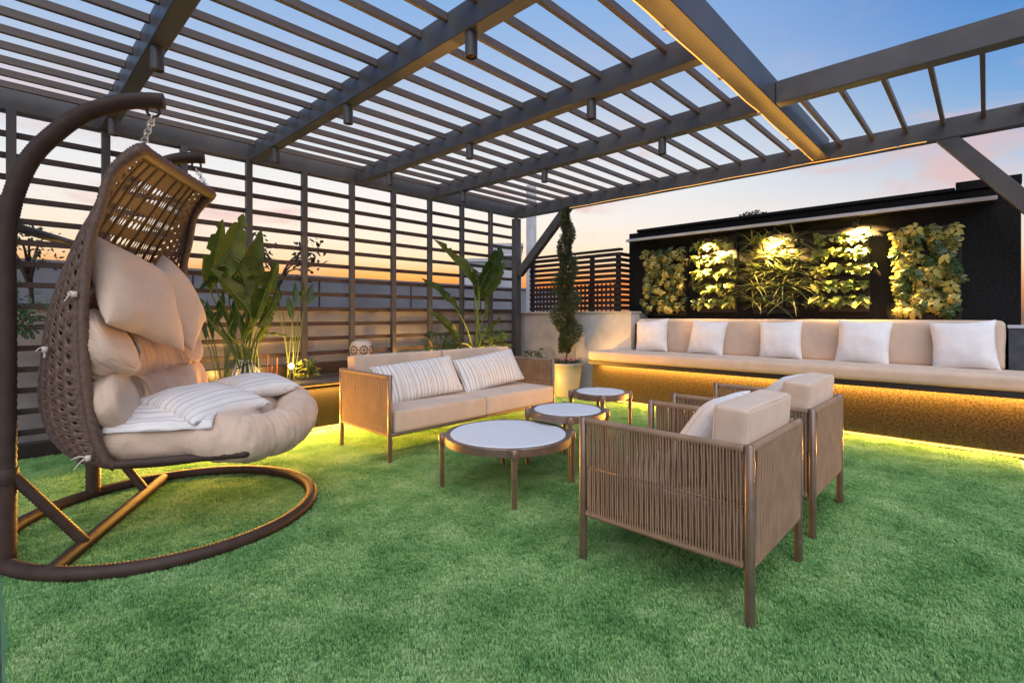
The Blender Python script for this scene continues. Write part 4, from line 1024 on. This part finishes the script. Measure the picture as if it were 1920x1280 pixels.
# pot, spiral conifer, flowers
PC = (5.62, 4.30)
t = thing('flower_pot', (PC[0], PC[1], 0), 'large tapered grey glazed pot between the sofa and the bench', 'pot')
MB().lathe([(0, .0), (.15, .0), (.158, .012), (.205, .30), (.222, .44), (.236, .455), (.240, .475), (.232, .487), (.214, .484), (.208, .45), (0, .45)], n=40).build('vessel', M['pot'], t, 'auto', world=False)
MB().lathe([(0, .462), (.12, .458), (.207, .452)], n=24).build('soil', M['soil'], t, True, world=False)
TT = thing('spiral_conifer', (PC[0], PC[1], .455), 'tall spiral clipped conifer growing in the grey pot', 'tree')
topz = at_x(1055, 392, PC[0]).z - .455
MB().tube(catmull([(0, 0, 0), (.01, .005, topz * .3), (-.01, 0, topz * .6), (0, 0, topz * .95)], 6), [.014 - .0006 * q for q in range(19)], 8).build('trunk', M['bark'], TT, True, world=False)
cr = MB(); 
turns = 4.2
for i in range(26000):
    f = rnd(0, 1) ** 1.15; z = .20 + f * (topz - .22); da = rnd(0, 6.283); hx = f * turns * 2 * math.pi + 2.2
    env = min(1, .35 + f * 4) * ((1 - f) ** .62 * .23 + .035)
    off = env * (.66 + .34 * math.cos(da - hx)) * rnd(.10, 1) ** .42 * (1 + .35 * noise.noise(Vector((da * 1.3, z * 9, 1))))
    q = Vector((math.cos(da) * off, math.sin(da) * off, z + rnd(-1, 1) * .05))
    d = Vector((math.cos(da) + rnd(-.6, .6), math.sin(da) + rnd(-.6, .6), rnd(-.1, 1.1))).normalized(); F_ = frame(q, d, (rnd(-1, 1), rnd(-1, 1), rnd(-1, 1))); L = rnd(.016, .036)
    cr.add([F_ @ V_((0, -.0035, 0)), F_ @ V_((L * .6, -.005, .002)), F_ @ V_((L, 0, 0)), F_ @ V_((L * .6, .005, .002)), F_ @ V_((0, .0035, 0))], [(0, 1, 2, 3, 4)])
o = cr.build('crown', M['coni'], TT, False, world=False); o['kind'] = 'stuff'
t = thing('pot_flowers', (PC[0], PC[1], .455), 'low pink flowers and green leaves round the conifer trunk in the pot', 'flowers')
lm = leaf_mesh('leaf', M['bush'], 4, 2, None, .3, .3, 0, 0, 2, .5); fl_me = MB()
for q in range(5):
    a = q * 1.2566; F_ = frame((0, 0, 0), (math.cos(a), math.sin(a), .5), (0, 0, 1)); fl_me.add([F_ @ V_((0, 0, 0)), F_ @ V_((.5, .3, .05)), F_ @ V_((1, 0, 0)), F_ @ V_((.5, -.3, .05))], [(0, 1, 2, 3)])
fl_me = fl_me.mesh('flower', M['pink'])
for i in range(150):
    a = rnd(0, 6.283); q = .19 * rnd(.1, 1) ** .5; L = rnd(.03, .05)
    link('leaf', lm, t, frame((q * math.cos(a), q * math.sin(a), rnd(.01, .06)), (math.cos(a + rnd(-.8, .8)), math.sin(a + rnd(-.8, .8)), rnd(.2, 1.2)), (0, -.2, 1)) @ Matrix.Diagonal((L, L, L, 1)))
for i in range(46):
    a = rnd(0, 6.283); q = .21 * rnd(.1, 1) ** .5; L = rnd(.014, .022)
    link('flower', fl_me, t, frame((q * math.cos(a), q * math.sin(a), rnd(.05, .105)), (1, rnd(-.3, .3), rnd(-.4, .4)), (-.5, -.5, rnd(.3, 1))) @ Matrix.Diagonal((L, L, L, 1)))

# ------------------------------------------------------------------ living wall panels
LX = 6.345
def panel(px0, px1, py0, py1, label):
    ya = at_x(px0, 500, 6.25).y; yb = at_x(px1, 500, 6.25).y; pm = (px0 + px1) / 2
    z1 = at_x(pm, py0, 6.25).z; z0 = at_x(pm, py1, 6.25).z
    y0, y1 = min(ya, yb), max(ya, yb)
    th = thing('planted_panel', (LX, (y0 + y1) / 2, z0), label, 'wall planter', 'planted panels on the black wall')
    MB().rbox(LX + .03, WX - .001, y0 + .03, y1 - .03, z0 - .05, z1 + .02, .004).build('backing_board', M['slab'], th)
    rows = 5
    for i in range(rows):
        z = z0 + (z1 - z0) * (i + .15) / rows
        n = 4; w = (y1 - y0 - .08) / n
        for k in range(n):
            ys = y0 + .04 + k * w
            MB().add([V_((LX + .03, ys + .008, z - .02)), V_((LX + .03, ys + w - .008, z - .02)), V_((LX - .025, ys + w - .008, z - .005)), V_((LX - .025, ys + .008, z - .005)),
                      V_((LX + .03, ys + .008, z + .06)), V_((LX + .03, ys + w - .008, z + .06)), V_((LX - .05, ys + w - .008, z + .06)), V_((LX - .05, ys + .008, z + .06))],
                     [(0, 1, 2, 3), (4, 7, 6, 5), (0, 4, 5, 1), (3, 2, 6, 7), (0, 3, 7, 4), (1, 5, 6, 2)]).build('planting_pocket', M['slab'], th)
    return th, y0, y1, z0, z1
def whorl(m, seed, n=7):
    rq = random.Random(seed); mb = MB()
    for k in range(n):
        a = (k + rq.uniform(-.15, .15)) * 2 * math.pi / n; d = Vector((math.cos(a), math.sin(a), -.55)); Lf = rq.uniform(.8, 1.1)
        F_ = frame((d.x * .12, d.y * .12, 0), d, (0, 0, 1)); wid = .20
        def fn(u, v):
            s = 2 * v - 1; w = math.sin(math.pi * min(.985, u * .95 + .04)) ** .8 * wid
            return F_ @ V_((u * Lf, s * w, abs(s) * w * .25 - .25 * u * u))
        mb.grid(fn, 5, 2)
    return mb.mesh('leaf', m, True)
wh = [whorl(M['schef'], 1, 7), whorl(M['schef'], 2, 6), whorl(M['schef'], 3, 8)]
def schefflera(args, n, size):
    th, y0, y1, z0, z1 = panel(*args); c = Vector(th.location)
    cols = max(3, int((y1 - y0) / (size * 1.35))); rows = max(4, n // cols)
    for i in range(rows):
        for k in range(cols):
            y = y0 + (y1 - y0) * (.04 + .92 * (k + .5 + rnd(-.40, .40)) / cols); z = z0 + (z1 - z0) * (i + .5 + rnd(-.42, .42)) / rows; x = LX - rnd(.05, .17); L = size * rnd(.75, 1.2)
            if random.random() < .06: continue
            nrm = Vector((-1, rnd(-.6, .6), rnd(-.1, .9))); a = rnd(0, 6.28)
            F_ = frame((x - c.x, y - c.y, z - c.z), Vector((0, math.cos(a), math.sin(a))), nrm)
            link('leaf', random.choice(wh), th, F_ @ Matrix.Diagonal((L, L, L, 1)))
            B = V_((LX, y + rnd(-.06, .06), z - .09)) - c; T_ = F_ @ V_((0, 0, 0))
            if (i + k) % 2 == 0: MB().tube(catmull([B, (B + T_) / 2 + V_((-.02, 0, .02)), T_], 3), .0028, 5).build('stem', M['bush'], th, True, world=False)
def heart(m, k):
    def wfn(u): return (min(1, (u + .02) / .16) ** .5) * (1 - u) ** .62 * 1.25
    return leaf_mesh('leaf', m, 7, 4, wfn, .25, .55, 0, 0, k, .80)
hm = [heart(M['poth'], 1), heart(M['poth'], 2)]
def pothos(args, n, size):
    th, y0, y1, z0, z1 = panel(*args); c = Vector(th.location); rows = 5
    for i in range(rows):
        for k in range(n // rows):
            z = z0 + (z1 - z0) * (i + .42 + rnd(-.24, .34)) / rows; y = y0 + (y1 - y0) * rnd(.03, .97); x = LX - rnd(.05, .17); L = size * rnd(.7, 1.25)
            d = Vector((rnd(-1, -.1), rnd(-.7, .7), rnd(-.75, .1))); F_ = frame((x - c.x, y - c.y, z - c.z), d, (-.55, rnd(-.4, .4), 1)); link('leaf', random.choice(hm), th, F_ @ Matrix.Diagonal((L, L, L, 1)))
        mb = MB()
        for k in range(14):
            y = y0 + (y1 - y0) * rnd(.03, .97); z = z0 + (z1 - z0) * (i + .3) / rows; p = V_((LX - .01, y, z)) - c; mb.tube(catmull([p, p + V_((-.06, rnd(-.03, .03), .06)), p + V_((-.13, rnd(-.05, .05), .02 + rnd(-.04, .05)))], 4), .0018, 4)
        mb.build('stem', M['bush'], th, True, world=False)
def blade(m, k):
    return leaf_mesh('leaf', m, 9, 2, lambda u: (1 - u * .92) * min(1, u / .1 + .5), .5, 1.1 + .3 * k, 0, 0, k, .075)
bm_ = [blade(M['spid'], k) for k in range(3)]
def spider(args, tufts, per, size):
    th, y0, y1, z0, z1 = panel(*args); c = Vector(th.location); rows = 5
    for i in range(rows):
        for k in range(tufts):
            y = y0 + (y1 - y0) * (k + .5 + rnd(-.3, .3)) / tufts; z = z0 + (z1 - z0) * (i + .45 + rnd(-.15, .2)) / rows
            for q in range(per):
                a = rnd(-1.35, 1.35); L = size * rnd(.75, 1.2); d = Vector((-abs(math.cos(a)) * rnd(.3, 1), math.sin(a), rnd(.05, 1.1)))
                link('leaf', random.choice(bm_), th, frame((LX - .04 - c.x, y - c.y, z - c.z), d, (-.2, 0, 1)) @ Matrix.Diagonal((L, L * 1.25, L, 1)))
schefflera((1200, 1284, 468, 585, 'leftmost planted panel, small variegated umbrella leaves'), 105, .074)
pothos((1298, 1380, 444, 578, 'second planted panel from the left, five lit rows of heart shaped leaves'), 280, .072)
spider((1400, 1496, 440, 580, 'middle planted panel overflowing with grassy spider plants'), 5, 12, .30)
pothos((1524, 1634, 428, 576, 'fourth planted panel, brightly lit rows of lime heart shaped leaves'), 295, .074)
schefflera((1668, 1810, 425, 590, 'rightmost planted panel, large yellow green umbrella leaves'), 95, .090)
# spotlights under the canopy
for i, (px, py, e, lb) in enumerate(((1328, 452, 6.5, 'small spotlight over the second planted panel'), (1448, 440, 6.5, 'small spotlight over the spider plant panel'), (1606, 424, 11, 'small spotlight over the fourth planted panel'))):
    p = at_x(px, py, 6.16); zc = 2.184
    t = thing('wall_spotlight', (6.26, p.y, zc), lb, 'spotlight', 'spotlights under the wall canopy')
    d = Vector((.55, 0, -1)).normalized(); q = V_((6.07, p.y, zc - .09)); Mx = frame(q, d, (0, 1, 0))
    b_ = MB(); b_.tube([Mx @ V_((-.0, 0, 0)), Mx @ V_((.06, 0, 0))], .016, 14); b_.box(6.064, 6.24, p.y - .005, p.y + .005, zc - .095, zc - .085); b_.box(6.23, 6.24, p.y - .005, p.y + .005, zc - .085, zc); b_.build('housing', M['slab'], t)
    MB().tube([Mx @ V_((.0605, 0, 0)), Mx @ V_((.063, 0, 0))], .013, 12).build('lens', M['bulb'], t)
    ld = bpy.data.lights.new('spot_beam', 'SPOT'); lo_ = bpy.data.objects.new('spot_beam', ld); COL.objects.link(lo_); lo_.parent = t
    ld.energy = e * 100; ld.color = (1, .58, .17); ld.spot_size = R(122); ld.spot_blend = 1; ld.shadow_soft_size = .015
    lo_.location = Mx @ V_((.068, 0, 0)) - Vector(t.location); lo_.rotation_euler = Vector((.95, 0, -.9)).to_track_quat('-Z', 'Y').to_euler()

# ------------------------------------------------------------------ ornaments and lamps on the planter
p = at_y(677, 668, 5.49)
t = thing('ceramic_lantern', (p.x, 5.49, .62), 'cream perforated ceramic lantern standing by the fence behind the sofa', 'lantern')
MB().lathe([(0, 0), (.075, 0), (.092, .02), (.108, .08), (.106, .12), (.088, .165), (.062, .182), (.058, .180), (.058, .15), (.0, .14)], n=32).build('body', M['cer'], t, True, world=False)
for a in (-2.75, -1.85, -.95):
    d = Vector((math.cos(a), math.sin(a), 0)); cc = d * .104 + V_((0, 0, .095)); rs = MB(); F_ = frame(cc, V_((-d.y, d.x, 0)), d)
    for k in range(10):
        an = k * .6283; Q = [F_ @ V_((r_ * math.cos(an + b), r_ * math.sin(an + b), .004 - 3.0 * (r_ * math.cos(an + b)) ** 2)) for r_, b in ((.018, 0), (.038, -.22), (.050, 0), (.038, .22))]; rs.add(Q, [(0, 1, 2, 3)])
    Q = [F_ @ V_((.011 * math.cos(k * .785), .011 * math.sin(k * .785), .005)) for k in range(8)]; rs.add(Q, [tuple(range(8))])
    o = rs.build('rosette_hole_shade', M['hole'], t, False, world=False); t.scale = (1.25,) * 3  # dark petals laid on the solid body, painted as shaded holes
    md = o.modifiers.new('thick', 'SOLIDIFY'); md.thickness = .003
p = at_y(461, 690, 5.15)
t = thing('wire_lantern', (p.x, 5.15, .493), 'white wire lantern standing on the planter behind the swing pillows', 'lantern')
for k in range(16):
    a = k * math.pi / 8; MB().tube([(.115 * math.cos(a), .115 * math.sin(a), .0), (.11 * math.cos(a), .11 * math.sin(a), .05), (.062 * math.cos(a), .062 * math.sin(a), .145)], .005, 6).build('rib', M['white'], t, True, world=False)
for r_, z in ((.115, .006), (.062, .147)): MB().tube([(r_ * math.cos(a * .2618), r_ * math.sin(a * .2618), z) for a in range(24)], .007, 6, closed=True).build('hoop', M['white'], t, True, world=False)
MB().tube(catmull([(-.1, -.07, .10), (0, -.09, .135), (.07, -.04, .12), (.085, -.02, .05)], 5), .004, 6).build('handle', M['slab'], t, True, world=False)
t.scale = (1.1, 1.1, 1.55)
def uplight(px, py, Y, e, label, r_=.03, vis=True):
    p = at_y(px, py, Y); t = thing('garden_lamp', (p.x, Y, .492), label, 'lamp', 'garden lamps in the planter')
    h = max(.03, p.z - .492) if r_ > .015 else .02
    MB().tube([(0, 0, 0), (0, 0, h - r_ * .8)], .008, 8).build('spike', M['slab'], t, True, world=False)
    MB().lathe([(0, h - r_), (r_ * .7, h - r_ * .72), (r_, h), (r_ * .7, h + r_ * .72), (0, h + r_)], n=14).build('bulb', M['bulb'], t, True, world=False)
    ld = bpy.data.lights.new('lamp_light', 'POINT'); lo_ = bpy.data.objects.new('lamp_light', ld); COL.objects.link(lo_); lo_.parent = t; lo_.location = (0, -.0, h + r_ + .05)
    ld.energy = e; ld.color = (1, .52, .13); ld.shadow_soft_size = .03
uplight(546, 686, 5.0, 12, 'glowing round garden lamp at the edge of the planter beside the fern', .026)
uplight(415, 682, 5.3, 6, 'garden lamp lighting the stems behind the swing cushion', .011)
uplight(500, 680, 5.2, 12, 'garden lamp among the stems behind the white wire lantern', .011)
uplight(912, 660, 4.96, 40, 'garden lamp under the lime shrub behind the sofa', .011)
uplight(790, 655, 5.3, 10, 'garden lamp left of the dark shrub behind the sofa', .011)
for (px, h, lb) in ((500, .28, 'tallest red stake'), (508, .18, 'shortest red stake, between the other two'), (518, .24, 'red stake nearest the glowing lamp')):
    p = at_y(px, 690, 5.1); o = MB().tube([(p.x, 5.1, .49), (p.x + .01, 5.1, .49 + h)], .006, 6).build('plant_stake', M['red']); tag(o, lb + ' among the lit plants behind the swing', 'stake', 'red plant stakes')
